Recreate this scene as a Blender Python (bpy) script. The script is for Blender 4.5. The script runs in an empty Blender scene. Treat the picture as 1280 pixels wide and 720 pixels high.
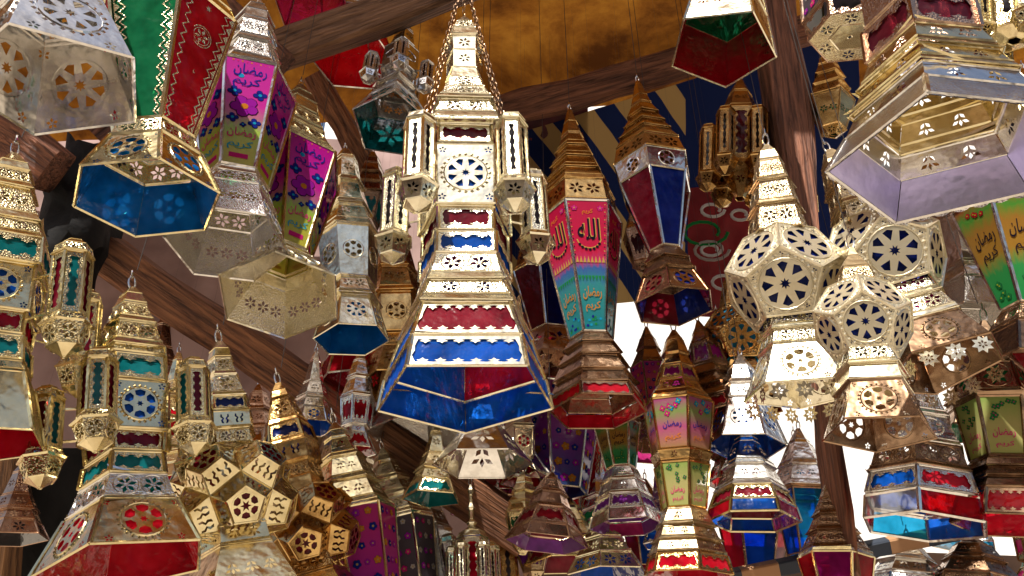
import bpy, math, random
from mathutils import Vector, Matrix
from mathutils.geometry import tessellate_polygon
random.seed(11)
R = math.radians
scene = bpy.context.scene
COL = scene.collection

# ------------------------------------------------------------------ camera
F = 1000.0
PITCH = R(32)
CAM = Vector((0, 0, 1.6))
FWD = Vector((0, math.cos(PITCH), math.sin(PITCH)))
UPV = Vector((0, -math.sin(PITCH), math.cos(PITCH)))
cd = bpy.data.cameras.new('camera'); cam = bpy.data.objects.new('camera', cd); COL.objects.link(cam)
cam.location = CAM; cam.rotation_euler = (R(90) + PITCH, 0, 0)
cd.lens = 36 * F / 1280; cd.clip_start = 0.05; cd.clip_end = 3000
scene.camera = cam

def ray(x, y): return FWD + Vector((1, 0, 0)) * ((x - 640) / F) + UPV * ((360 - y) / F)
def at(x, y, d): return CAM + ray(x, y) * d

# ------------------------------------------------------------------ materials
MATS = {}
def newmat(name):
    m = bpy.data.materials.new(name); m.use_nodes = True
    nt = m.node_tree; nt.nodes.clear()
    out = nt.nodes.new('ShaderNodeOutputMaterial')
    def N(t, **k):
        n = nt.nodes.new(t)
        for a, b in k.items(): setattr(n, a, b)
        return n
    L = nt.links.new
    return m, nt, out, N, L

def ramp(N, stops):
    r = N('ShaderNodeValToRGB'); e = r.color_ramp.elements
    while len(e) > 1: e.remove(e[-1])
    e[0].position = stops[0][0]; e[0].color = (*stops[0][1], 1)
    for p, c in stops[1:]:
        x = e.new(p); x.color = (*c, 1)
    return r

def metal(name, col, dark, rough=.22, emb=False):
    m, nt, out, N, L = newmat(name)
    b = N('ShaderNodeBsdfPrincipled'); L(b.outputs[0], out.inputs[0])
    b.inputs['Metallic'].default_value = 1
    tc = N('ShaderNodeTexCoord')
    n1 = N('ShaderNodeTexNoise'); n1.inputs['Scale'].default_value = 13; n1.inputs['Detail'].default_value = 9; n1.inputs['Roughness'].default_value = .68
    L(tc.outputs['Object'], n1.inputs['Vector'])
    r = ramp(N, [(.34, dark), (.56, col)]); L(n1.outputs['Fac'], r.inputs[0]); L(r.outputs[0], b.inputs['Base Color'])
    mr = N('ShaderNodeMapRange'); mr.inputs['To Min'].default_value = rough + .12; mr.inputs['To Max'].default_value = rough - .08
    mr.inputs['From Min'].default_value = .3; mr.inputs['From Max'].default_value = .7
    L(n1.outputs['Fac'], mr.inputs['Value']); L(mr.outputs[0], b.inputs['Roughness'])
    n2 = N('ShaderNodeTexNoise'); n2.inputs['Scale'].default_value = 30; n2.inputs['Detail'].default_value = 2
    L(tc.outputs['Object'], n2.inputs['Vector'])
    bp = N('ShaderNodeBump'); bp.inputs['Strength'].default_value = .35; bp.inputs['Distance'].default_value = .006
    L(n2.outputs['Fac'], bp.inputs['Height'])
    last = bp
    if emb:
        v = N('ShaderNodeTexVoronoi'); v.inputs['Scale'].default_value = 300 if emb == 1 else 110
        L(tc.outputs['Object'], v.inputs['Vector'])
        b2 = N('ShaderNodeBump'); b2.inputs['Strength'].default_value = .34; b2.inputs['Distance'].default_value = .004
        L(v.outputs['Distance'], b2.inputs['Height']); L(bp.outputs[0], b2.inputs['Normal']); last = b2
    L(last.outputs[0], b.inputs['Normal'])
    return m

METALS = {
    'antique': ((.60, .48, .30), (.34, .24, .13), .28),
    'gold':   ((.82, .71, .43), (.62, .50, .26), .18),
    'pale':   ((.90, .84, .64), (.70, .62, .42), .18),
    'brass':  ((.66, .43, .17), (.28, .15, .05), .20),
    'bronze': ((.40, .26, .16), (.15, .085, .05), .22),
    'silver': ((.84, .82, .78), (.56, .52, .47), .17),
    'copper': ((.56, .38, .27), (.30, .18, .12), .24),
}
def met(n):
    if n not in MATS:
        c, d, r = METALS[n]
        MATS[n] = [metal(n + '_sheet', c, d, r), metal(n + '_embossed', c, d, r, 1)]
    return MATS[n]

def cream(name, emb):
    m = metal(name, (.84, .76, .56), (.70, .60, .40), .34, emb)
    for n in m.node_tree.nodes:
        if n.type == 'BSDF_PRINCIPLED': n.inputs['Metallic'].default_value = .75
    return m
CREAM = [cream('cream_lacquer', 0), cream('cream_lacquer_embossed', 1)]
GL = {'red': (.88, .008, .03), 'darkred': (.34, .01, .03), 'blue': (.008, .15, .82), 'navy': (.01, .03, .30), 'azure': (.006, .25, .90), 'teal': (.01, .32, .34),
      'cyan': (.02, .42, .78), 'green': (.02, .36, .14), 'pink': (.85, .05, .32), 'magenta': (.70, .02, .36), 'purple': (.36, .06, .55),
      'white': (.85, .85, .86), 'lavender': (.74, .71, .95), 'dark': (.03, .02, .02), 'wine': (.10, .008, .02), 'orange': (.8, .25, .03), 'skyblue': (.25, .6, .9)}
def glass(cn, clear=False):
    k = ('clear_glass_' if clear else 'glass_') + cn
    if k in MATS: return MATS[k]
    c = GL[cn]
    m, nt, out, N, L = newmat(k)
    tc = N('ShaderNodeTexCoord')
    n = N('ShaderNodeTexNoise'); n.inputs['Scale'].default_value = 14; n.inputs['Detail'].default_value = 3
    L(tc.outputs['Object'], n.inputs['Vector'])
    n.inputs['Roughness'].default_value = .65; r = ramp(N, [(.30, tuple(v * .50 for v in c)), (.48, tuple(v * .95 for v in c)), (.64, tuple(min(1, v * 1.2 + .01) for v in c)), (.78, tuple(min(1, v * 1.1 + .07) for v in c))]); L(n.outputs['Fac'], r.inputs[0])
    t = N('ShaderNodeBsdfTransparent'); tl = N('ShaderNodeBsdfTranslucent'); d = N('ShaderNodeBsdfDiffuse'); g = N('ShaderNodeBsdfGlossy')
    g.inputs['Roughness'].default_value = .12
    for q in (t, tl, d): L(r.outputs[0], q.inputs['Color'])
    mx0 = N('ShaderNodeMixShader'); mx0.inputs[0].default_value = .5 if cn != 'lavender' else 1; L(tl.outputs[0], mx0.inputs[1]); L(d.outputs[0], mx0.inputs[2])
    mx = N('ShaderNodeMixShader'); mx.inputs[0].default_value = .36 if clear else (.66 if cn != 'lavender' else 1)
    L(t.outputs[0], mx.inputs[1]); L(mx0.outputs[0], mx.inputs[2])
    fr = N('ShaderNodeFresnel'); fr.inputs['IOR'].default_value = 1.6
    bp = N('ShaderNodeBump'); bp.inputs['Strength'].default_value = .6; bp.inputs['Distance'].default_value = .006
    n2 = N('ShaderNodeTexNoise'); n2.inputs['Scale'].default_value = 35; L(tc.outputs['Object'], n2.inputs['Vector'])
    L(n2.outputs['Fac'], bp.inputs['Height']); L(bp.outputs[0], g.inputs['Normal']); L(bp.outputs[0], fr.inputs['Normal'])
    hf = N('ShaderNodeMath', operation='MULTIPLY'); hf.inputs[1].default_value = .3; L(fr.outputs[0], hf.inputs[0])
    m2 = N('ShaderNodeMixShader'); L(hf.outputs[0], m2.inputs[0]); L(mx.outputs[0], m2.inputs[1]); L(g.outputs[0], m2.inputs[2])
    L(m2.outputs[0], out.inputs[0])
    MATS[k] = m; return m

def sky_silver():
    if 'sky_silver' not in MATS: MATS['sky_silver'] = metal('silver_sky_tint', (.78, .75, 1.0), (.66, .63, .92), .34)  # silver lining with the lilac of reflected sky put into its colour
    return MATS['sky_silver']
def paint(name, c, transl=.45):
    k = 'print_' + name
    if k in MATS: return MATS[k]
    m, nt, out, N, L = newmat(k)
    d = N('ShaderNodeBsdfDiffuse'); t = N('ShaderNodeBsdfTranslucent')
    d.inputs[0].default_value = (*c, 1); t.inputs[0].default_value = (*c, 1)
    mx = N('ShaderNodeMixShader'); mx.inputs[0].default_value = transl
    L(d.outputs[0], mx.inputs[1]); L(t.outputs[0], mx.inputs[2]); L(mx.outputs[0], out.inputs[0])
    MATS[k] = m; return m
INK = {'ink_blue': (.02, .03, .30), 'ink_cyan': (.02, .38, .62), 'ink_pink': (.75, .03, .25), 'ink_violet': (.42, .02, .42), 'ink_green': (.03, .30, .08),
       'ink_lime': (.50, .62, .05), 'ink_orange': (.72, .25, .03), 'ink_gold': (.62, .42, .10), 'ink_black': (.02, .015, .03), 'ink_red': (.6, .02, .03),
       'ink_silver': (.55, .48, .44), 'ink_teal': (.02, .25, .27), 'ink_white': (.8, .78, .75)}
def ink(n):
    if n == 'ink_foil': return met('gold')[1]
    return paint(n, INK[n])

ARTS = {  # bottom -> top print colours
    'pink': [(0, (.72, .62, .06)), (.18, (.60, .60, .06)), (.32, (.42, .62, .08)), (.44, (.60, .18, .30)), (.55, (.72, .02, .38)), (1, (.62, .01, .36))],
    'allah': [(0, (.02, .26, .30)), (.32, (.05, .33, .33)), (.46, (.06, .16, .45)), (.52, (.66, .05, .16)), (.6, (.70, .02, .08)), (1, (.62, .01, .07))],
    'greenorange': [(0, (.03, .38, .10)), (.3, (.05, .38, .10)), (.45, (.50, .26, .04)), (.7, (.45, .22, .04)), (.85, (.10, .35, .05)), (1, (.5, .05, .03))],
    'purple': [(0, (.20, .03, .35)), (.5, (.50, .03, .30)), (1, (.62, .04, .20))],
    'purpleblue': [(0, (.05, .10, .35)), (.5, (.30, .04, .35)), (1, (.40, .06, .25))],
    'darkfloral': [(0, (.10, .08, .10)), (1, (.13, .10, .12))],
    'darkpink': [(0, (.20, .02, .08)), (.5, (.30, .02, .12)), (1, (.25, .03, .05))],
    'pinkgreen': [(0, (.55, .30, .12)), (.4, (.60, .12, .28)), (.7, (.30, .40, .12)), (1, (.55, .06, .30))],
    'limepink': [(0, (.60, .62, .20)), (.5, (.62, .55, .22)), (1, (.35, .50, .12))],
    'redpink': [(0, (.6, .04, .05)), (.6, (.7, .10, .15)), (1, (.6, .03, .25))],
    'magenta': [(0, (.70, .03, .30)), (1, (.60, .05, .35))],
    'whitegreen': [(0, (.80, .80, .78)), (.45, (.80, .80, .78)), (.55, (.05, .42, .22)), (1, (.05, .42, .22))],
    'green': [(0, (.01, .09, .04)), (1, (.01, .13, .05))],
    'redz': [(0, (.50, .01, .03)), (1, (.36, .01, .02))],
}
def art(cn):
    k = 'art_' + cn
    if k in MATS: return MATS[k]
    m, nt, out, N, L = newmat(k)
    tc = N('ShaderNodeTexCoord'); s = N('ShaderNodeSeparateXYZ'); L(tc.outputs['UV'], s.inputs[0])
    n = N('ShaderNodeTexNoise'); n.inputs['Scale'].default_value = 9; n.inputs['Detail'].default_value = 4; L(tc.outputs['UV'], n.inputs['Vector'])
    ad = N('ShaderNodeMath', operation='MULTIPLY_ADD'); L(n.outputs['Fac'], ad.inputs[0]); ad.inputs[1].default_value = .16; 
    sb = N('ShaderNodeMath', operation='SUBTRACT'); L(s.outputs['Y'], sb.inputs[0]); sb.inputs[1].default_value = .08; L(sb.outputs[0], ad.inputs[2])
    r = ramp(N, ARTS[cn]); L(ad.outputs[0], r.inputs[0])
    d = N('ShaderNodeBsdfPrincipled'); d.inputs['Roughness'].default_value = .14; t = N('ShaderNodeBsdfTranslucent')
    L(r.outputs[0], d.inputs['Base Color']); L(r.outputs[0], t.inputs[0])
    mx = N('ShaderNodeMixShader'); mx.inputs[0].default_value = .45
    L(d.outputs[0], mx.inputs[1]); L(t.outputs[0], mx.inputs[2]); L(mx.outputs[0], out.inputs[0])
    MATS[k] = m; return m

def wood(name, c1, c2, rough=.75):
    m, nt, out, N, L = newmat(name)
    b = N('ShaderNodeBsdfPrincipled'); L(b.outputs[0], out.inputs[0]); b.inputs['Roughness'].default_value = rough
    tc = N('ShaderNodeTexCoord'); mp = N('ShaderNodeMapping'); mp.inputs['Scale'].default_value = (60, 60, 3.2)
    L(tc.outputs['Object'], mp.inputs['Vector'])
    n = N('ShaderNodeTexNoise'); n.inputs['Scale'].default_value = 1.6; n.inputs['Detail'].default_value = 9; n.inputs['Distortion'].default_value = .7
    L(mp.outputs[0], n.inputs['Vector'])
    r = ramp(N, [(.3, c2), (.5, tuple((a + b_) / 2 for a, b_ in zip(c1, c2))), (.68, c1)]); L(n.outputs['Fac'], r.inputs[0])
    m3 = N('ShaderNodeMapping'); m3.inputs['Scale'].default_value = (16, 16, 2.0); L(tc.outputs['Object'], m3.inputs['Vector'])
    n3 = N('ShaderNodeTexNoise'); n3.inputs['Scale'].default_value = 1.3; n3.inputs['Detail'].default_value = 12; n3.inputs['Roughness'].default_value = .7; L(m3.outputs[0], n3.inputs['Vector'])
    r3 = ramp(N, [(.36, (.25, .22, .2)), (.46, (1, 1, 1)), (.60, (1, 1, 1)), (.70, (1.5, 1.35, 1.2))]); L(n3.outputs['Fac'], r3.inputs[0])
    mm = N('ShaderNodeMix', data_type='RGBA', blend_type='MULTIPLY'); mm.inputs[0].default_value = 1; L(r.outputs[0], mm.inputs[6]); L(r3.outputs[0], mm.inputs[7]); L(mm.outputs[2], b.inputs['Base Color'])
    bp = N('ShaderNodeBump'); bp.inputs['Strength'].default_value = 1; bp.inputs['Distance'].default_value = .016
    L(n.outputs['Fac'], bp.inputs['Height']); L(bp.outputs[0], b.inputs['Normal'])
    return m

# ------------------------------------------------------------------ mesh builder
class MB:
    def __init__(s): s.v = []; s.f = []; s.m = []; s.uv = None
    def add(s, vs, fs, mi=0):
        o = len(s.v); s.v += [tuple(v) for v in vs]
        for f in fs: s.f.append(tuple(i + o for i in f)); s.m.append(mi)
    def bar(s, p, q, r, mi=0, n=4):
        p = Vector(p); q = Vector(q); z = (q - p)
        if z.length < 1e-6: return
        z.normalize(); x = z.orthogonal().normalized(); y = z.cross(x)
        vs = []
        for c in (p, q):
            for k in range(n):
                a = 2 * math.pi * (k + .5) / n
                vs.append(c + x * (r * math.cos(a)) + y * (r * math.sin(a)))
        fs = [(k, (k + 1) % n, n + (k + 1) % n, n + k) for k in range(n)] + [tuple(range(n))[::-1], tuple(range(n, 2 * n))]
        s.add(vs, fs, mi)
    def tube(s, pts, r, mi=0, n=5, closed=False):
        P = [Vector(p) for p in pts]; m = len(P); vs = []
        up = None
        for i in range(m):
            if closed: t = P[(i + 1) % m] - P[i - 1]
            else: t = P[min(i + 1, m - 1)] - P[max(i - 1, 0)]
            t.normalize()
            if up is None: up = t.orthogonal().normalized()
            x = (up - t * up.dot(t)).normalized(); up = x; y = t.cross(x)
            for k in range(n):
                a = 2 * math.pi * k / n; vs.append(P[i] + x * (r * math.cos(a)) + y * (r * math.sin(a)))
        fs = []
        for i in range(m if closed else m - 1):
            j = (i + 1) % m
            for k in range(n): fs.append((i * n + k, i * n + (k + 1) % n, j * n + (k + 1) % n, j * n + k))
        s.add(vs, fs, mi)
    def build(s, name, mats, parent=None, smooth=False):
        me = bpy.data.meshes.new(name); me.from_pydata(s.v, [], s.f)
        for m in (mats if isinstance(mats, (list, tuple)) else [mats]): me.materials.append(m)
        if any(s.m): me.polygons.foreach_set('material_index', s.m)
        if smooth: me.polygons.foreach_set('use_smooth', [True] * len(s.f))
        if s.uv:
            l = me.uv_layers.new(name='UVMap')
            for lp in me.loops: l.data[lp.index].uv = s.uv[lp.vertex_index]
        me.update()
        o = bpy.data.objects.new(name, me); COL.objects.link(o)
        if parent: o.parent = parent
        return o

def tag(o, label=None, cat=None, group=None, kind=None):
    if label and len(label.split()) > 16: print('LONG', label)
    if label: o['label'] = label
    if cat: o['category'] = cat
    if group: o['group'] = group
    if kind: o['kind'] = kind
    return o

# ------------------------------------------------------------------ motifs (2-D polygons)
def pol(r, a): return (r * math.cos(a), r * math.sin(a))
def shift(poly, cx, cy): return [(x + cx, y + cy) for x, y in poly]
def circle(r, n=20): return [pol(r, 2 * math.pi * k / n) for k in range(n)]
def star(n, ro, ri, a0=0): return [pol(ro if k % 2 == 0 else ri, a0 + math.pi * k / n) for k in range(2 * n)]
def rosette8(r, a0=math.pi / 8):
    H = []
    for k in range(8):
        a = a0 + k * math.pi / 4
        H.append([pol(.44 * r, a), pol(.86 * r, a + .25), pol(.93 * r, a), pol(.86 * r, a - .25)])
    H.append(star(8, .24 * r, .12 * r)); return H
def rosette6(r, a0=math.pi / 6):
    H = []
    for k in range(6):
        a = a0 + k * math.pi / 3
        H.append([pol(.45 * r, a), pol(.62 * r, a + .42), pol(.90 * r, a + .36), pol(.95 * r, a), pol(.90 * r, a - .36), pol(.62 * r, a - .42)])
    H.append(star(6, .22 * r, .11 * r)); return H
def flower(r, n=6, a0=.26):
    H = []
    for k in range(n):
        a = a0 + k * 2 * math.pi / n
        w_ = .36 * 6 / n
        H.append([pol(.17 * r, a), pol(.62 * r, a + w_), pol(.97 * r, a), pol(.62 * r, a - w_)])
    return H
def drops(r):
    return [shift(flower1, x * r, y * r) for x, y, flower1 in
            [(-.55, -.35, leaf(r * .45, .5)), (.0, -.45, leaf(r * .45, 1.57)), (.55, -.35, leaf(r * .45, 2.6)), (-.3, .4, leaf(r * .45, .9)), (.3, .4, leaf(r * .45, 2.2))]]
def leaf(r, a):
    c, s = math.cos(a), math.sin(a)
    return [(x * c - y * s, x * s + y * c) for x, y in ((-.9 * r, 0), (0, -.45 * r), (.9 * r, 0), (0, .45 * r))]
def fleur_edge(x0, x1, y, d, n):
    """points from x0 to x1 along y, with n bulbous teeth pointing inwards by d"""
    P = []; w = (x1 - x0) / n
    for k in range(n):
        cx = x0 + w * (k + .5)
        for fx, fy in ((-.42, 0), (-.12, .12), (-.34, .50), (-.13, .62), (0, 1), (.13, .62), (.34, .50), (.12, .12), (.42, 0)):
            P.append((cx + fx * w, y + fy * d))
    return P
def lobed(wt, wb, h, n=4, d=.2):
    """window following a trapezoid (half widths wt / wb, half height h), fringed along top and bottom"""
    dd = d * h * 2
    bot = fleur_edge(-wb, wb, -h, dd, n)
    top = [(x, y) for x, y in fleur_edge(-wt, wt, -h, dd, n)]
    top = [(x, -y) for x, y in top][::-1]
    c = min(h * .35, wt * .2)
    return bot + [(wb + c * .4, -h * .4), (wb * .5 + wt * .5 + c * .1, 0), (wt + c * .4, h * .4)] + top + [(-wt - c * .4, h * .4), (-wb * .5 - wt * .5 - c * .1, 0), (-wb - c * .4, -h * .4)]
def scroll(r):   # two facing comma shapes
    H = []
    for s in (-1, 1):
        H.append([(s * x * r, y * r) for x, y in ((.12, -.8), (.5, -.7), (.62, -.2), (.35, .05), (.7, .35), (.62, .85), (.4, .75), (.42, .45), (.08, .1), (.3, -.3))][::s])
    return H

def inside(pt, poly):
    x, y = pt; c = False; j = len(poly) - 1
    for i in range(len(poly)):
        xi, yi = poly[i]; xj, yj = poly[j]
        if (yi > y) != (yj > y) and x < (xj - xi) * (y - yi) / (yj - yi) + xi: c = not c
        j = i
    return c

def plate(mb, pts, holes2d, mi=0, off=0.0, frame=None):
    """flat sheet through pts (3-D, in order) with holes given in its own plane"""
    O, ex, ey, n = frame
    outer = [((p - O).dot(ex), (p - O).dot(ey)) for p in pts]
    hs = [h for h in holes2d if all(inside(q, outer) for q in h)]
    loops = [outer] + hs
    tri = tessellate_polygon([[Vector((x, y, 0)) for x, y in l] for l in loops])
    flat = [q for l in loops for q in l]
    mb.add([O + ex * x + ey * y + n * off for x, y in flat], [t for t in tri], mi)

def lin(a, b, t): return a + (b - a) * t

# ------------------------------------------------------------------ printed panes
def text_mesh(s, cache={}):
    if s not in cache:
        c = bpy.data.curves.new('t', 'FONT'); c.body = s; c.resolution_u = 2; c.align_x = 'CENTER'; c.align_y = 'CENTER'; c.offset = .012
        o = bpy.data.objects.new('t', c); COL.objects.link(o); bpy.context.view_layer.update()
        me = bpy.data.meshes.new_from_object(o)
        vs = [v.co.xy.copy() for v in me.vertices]; fs = [tuple(p.vertices) for p in me.polygons]
        x0, x1 = min(v.x for v in vs), max(v.x for v in vs); y0, y1 = min(v.y for v in vs), max(v.y for v in vs)
        vs = [((v.x - (x0 + x1) / 2) / (x1 - x0), (v.y - (y0 + y1) / 2) / (y1 - y0)) for v in vs]
        bpy.data.objects.remove(o); bpy.data.curves.remove(c); bpy.data.meshes.remove(me)
        cache[s] = (vs, fs)
    return cache[s]
ALLAH = '\uFEEA\uFEE0\uFEDF\uFE8D'
RAMADAN = '\uFEE5\uFE8E\uFEC0\uFEE3\uFEAD'
KAREEM = '\uFEE2\uFEF3\uFEAE\uFEDB'

def decorate(mb, style, put, W, h, mats):
    """W(t) = half width at height fraction t (0 bottom, 1 top); put(polys2d, faces, ink, layer)"""
    def P(poly, inkn, layer=1): put(poly, [tuple(range(len(poly)))], inkn, layer)
    def blossom(x, y, r, petal, core, n=5, a0=.3):
        for k in range(n):
            a = a0 + k * 2 * math.pi / n
            P(shift([(u * 1.0, v) for u, v in circle(r * .42, 8)], x + r * .52 * math.cos(a), y + r * .52 * math.sin(a)), 'ink_black' if petal != 'ink_black' else 'ink_gold', 1)
            P(shift(circle(r * .36, 8), x + r * .52 * math.cos(a), y + r * .52 * math.sin(a)), petal, 2)
        P(shift(circle(r * .24, 8), x, y), core, 3)
    def word(s, x, y, w, hh, inkn, layer=2):
        vs, fs = text_mesh(s); put([(x + vx * w, y + vy * hh) for vx, vy in vs], fs, inkn, layer)
    def Y(t): return (t - .5) * h
    def ringl(x, y, r, inkn, w=.18, n=14, layer=1, a0=0, a1=6.2832):
        m = n; P_ = []
        for k in range(m):
            a, b = lin(a0, a1, k / m), lin(a0, a1, (k + 1) / m)
            q = [(x + rr * math.cos(t), y + rr * math.sin(t)) for rr, t in ((r, a), (r, b), (r * (1 - w), b), (r * (1 - w), a))]
            P(q, inkn, layer)
    w5 = W(.5)
    if style == 'pink':
        word(RAMADAN, 0, Y(.88), W(.86) * 1.5, h * .13, 'ink_blue'); word(KAREEM, -W(.8) * .1, Y(.76), W(.75) * 1.3, h * .11, 'ink_blue')
        P(shift(circle(w5 * .16, 10), -w5 * .45, Y(.82)), 'ink_cyan', 1)
        blossom(-w5 * .05, Y(.53), w5 * .85, 'ink_violet', 'ink_orange', 5, .8)
        for x, y, r in ((-.62, .66, .42), (.62, .66, .42), (-.6, .41, .36), (.6, .39, .38), (0, .36, .2)): blossom(x * W(y), Y(y), r * w5, 'ink_blue', 'ink_cyan', 4, .2)
        word(RAMADAN, 0, Y(.28), W(.29) * 1.6, h * .095, 'ink_pink'); word(KAREEM, 0, Y(.17), W(.19) * 1.5, h * .09, 'ink_cyan')
        P([(-W(.08) * .6, Y(.06)), (W(.08) * .6, Y(.06)), (W(.08) * .6, Y(.10)), (-W(.08) * .6, Y(.10))], 'ink_pink', 1)
        for k in range(9): P(shift(circle(w5 * .06, 6), (-.8 + .2 * k) * W(.96), Y(.965)), 'ink_pink' if k % 2 else 'ink_orange', 1)
    elif style == 'allah':
        ringl(0, Y(.70), W(.7) * .78, 'ink_gold', .1, 18, 1, -2.9, -.2)
        for k in range(7):
            a = -2.6 + k * .36; P(shift(circle(W(.6) * .10, 8), W(.6) * .72 * math.cos(a), Y(.68) + W(.6) * .72 * math.sin(a)), 'ink_black', 2)
        word(ALLAH, 0, Y(.76), W(.76) * 1.3, h * .17, 'ink_black', 2); word(ALLAH, W(.76) * .06, Y(.768), W(.76) * 1.3, h * .17, 'ink_gold', 1)
        for k in range(14):
            for sx in (-1, 1): P(shift(circle(w5 * .05, 6), sx * W(.56 + .031 * k) * .96, Y(.56 + .031 * k)), 'ink_gold' if k % 2 else 'ink_black', 1)
        for x in (-.7, .7): blossom(x * W(.92), Y(.93), W(.9) * .2, 'ink_pink', 'ink_gold')
        word(KAREEM, 0, Y(.90), W(.9) * .6, h * .05, 'ink_orange')
        for k in range(8):
            x = (-.87 + .25 * k) * W(.52); P([(x - w5 * .1, Y(.50)), (x + w5 * .1, Y(.50)), (x, Y(.55))], 'ink_gold', 2)
            x = (-.87 + .25 * k) * W(.38); P([(x - w5 * .1, Y(.40)), (x + w5 * .1, Y(.40)), (x, Y(.36))], 'ink_green', 2)
        word(RAMADAN, 0, Y(.27), W(.27) * 1.5, h * .10, 'ink_orange', 3); word(KAREEM, 0, Y(.17), W(.17) * 1.3, h * .08, 'ink_orange', 3)
        for k in range(10): P(shift(circle(w5 * .1, 6), random.uniform(-.7, .7) * W(.07), Y(random.uniform(.03, .11))), random.choice(['ink_blue', 'ink_green', 'ink_cyan']), 1)
    elif style in ('zig', 'green'):
        c = 'ink_silver'
        c = 'ink_foil'
        for s in (-1, 1):
            n = 13
            for k in range(n):
                t0, t1, tm = k / n, (k + 1) / n, (k + .5) / n
                P([(s * W(t0), Y(t0)), (s * W(t1), Y(t1)), (s * W(tm) * .80, Y(tm))], c, 1)
                a, b = (s * W(t0) * .84, Y(t0)), (s * W(tm) * .62, Y(tm)); e = (s * W(t1) * .84, Y(t1)); d = w5 * .035
                for u, v in ((a, b), (b, e)): P([(u[0] - d, u[1]), (u[0] + d, u[1]), (v[0] + d, v[1]), (v[0] - d, v[1])], c, 2)
        if style == 'zig':
            ringl(0, Y(.70), w5 * .50, c, .08, 20); ringl(0, Y(.70), w5 * .40, c, .08, 16)
            for hh in flower(w5 * .36): P(shift(hh, 0, Y(.70)), c, 1)
            for x, y in ((0, .42), (.1, .25), (0, .93)):
                P(shift(star(6, w5 * .16, w5 * .07), x * w5, Y(y)), c, 1)
    elif style == 'greenorange':
        for k in range(5): blossom(random.uniform(-.6, .6) * W(.1), Y(random.uniform(.05, .25)), w5 * .22, 'ink_green', 'ink_lime')
        word(RAMADAN, 0, Y(.62), W(.62) * 1.4, h * .16, 'ink_black'); word(KAREEM, 0, Y(.46), W(.46) * 1.2, h * .13, 'ink_black')
        for k in range(4): blossom(random.uniform(-.7, .7) * W(.88), Y(random.uniform(.82, .94)), w5 * .2, 'ink_red', 'ink_lime')
    elif style == 'limepink':
        word(RAMADAN, 0, Y(.36), W(.36) * 1.3, h * .18, 'ink_pink'); word(KAREEM, 0, Y(.16), W(.16) * 1.1, h * .12, 'ink_pink')
        for k in range(8): blossom(random.uniform(-.7, .7) * W(.8), Y(random.uniform(.55, .93)), w5 * .2, 'ink_green', 'ink_pink', 4)
    elif style == 'pinkgreen':
        word(RAMADAN, 0, Y(.45), W(.45) * 1.3, h * .16, 'ink_blue'); word(KAREEM, 0, Y(.2), W(.2) * 1.2, h * .14, 'ink_orange')
        for k in range(6): blossom(random.uniform(-.7, .7) * W(.8), Y(random.uniform(.65, .93)), w5 * .24, random.choice(['ink_cyan', 'ink_pink']), 'ink_lime', 4)
    elif style in ('darkfloral', 'darkpink', 'purple', 'purpleblue', 'magenta', 'redpink'):
        pal = {'darkfloral': ['ink_violet', 'ink_silver', 'ink_pink'], 'darkpink': ['ink_pink', 'ink_silver', 'ink_red']}.get(style, ['ink_blue', 'ink_orange', 'ink_violet'])
        for j in range(7):
            for i in range(3):
                t = (j + .5) / 7; x = (i - 1) * .62 * W(t) + (.15 if j % 2 else -.15) * W(t) * .5
                blossom(x, Y(t), w5 * random.uniform(.20, .30), pal[(i * 2 + j) % 3], 'ink_gold', 5, random.random())
    elif style == 'whitegreen':
        word(RAMADAN, 0, Y(.72), W(.7) * 1.3, h * .14, 'ink_pink')
        word(KAREEM, 0, Y(.50), W(.5) * 1.1, h * .12, 'ink_pink')

INKS = list(INK.keys())
def art_pane(parent, A, B, C, D, style):
    O = (A + B + C + D) / 4; ex = (C - D).normalized(); n0 = (B - A).cross(D - A)
    if (B - A).length < 1e-5: n0 = (C - A).cross(D - A)
    n = -n0.normalized(); ey = n.cross(ex).normalized()
    if ey.dot((A + B) / 2 - (C + D) / 2) < 0: ey = -ey
    n = ex.cross(ey)
    if n.dot(O - Vector((0, 0, O.z))) < 0: n = -n
    h = ((A + B) / 2 - (C + D) / 2).length; wt = (B - A).length / 2; wb = (C - D).length / 2
    mb = MB(); mb.add([A, B, C, D], [(0, 3, 2, 1)], 0); mb.uv = [(0, 1), (1, 1), (1, 0), (0, 0)]
    used = []
    def put(vs, fs, inkn, layer):
        if inkn not in used: used.append(inkn)
        mi = used.index(inkn) + 1
        ok = []
        for x, y in vs:
            t = min(.99, max(.01, y / h + .5)); w = lin(wb, wt, t) * .95
            ok.append((min(w, max(-w, x)), (t - .5) * h))
        mb.add([O + ex * x + ey * y + n * (.0006 * layer) for x, y in ok], fs, mi); mb.uv += [(.5, .5)] * len(ok)
    decorate(mb, 'zig' if style == 'redz' else style, put, lambda t: lin(wb, wt, t) * .9, h, None)
    return mb.build('printed_pane', [{'redz': glass('red'), 'green': glass('green')}.get(style) or art(style)] + [ink(i) for i in used], parent)

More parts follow.
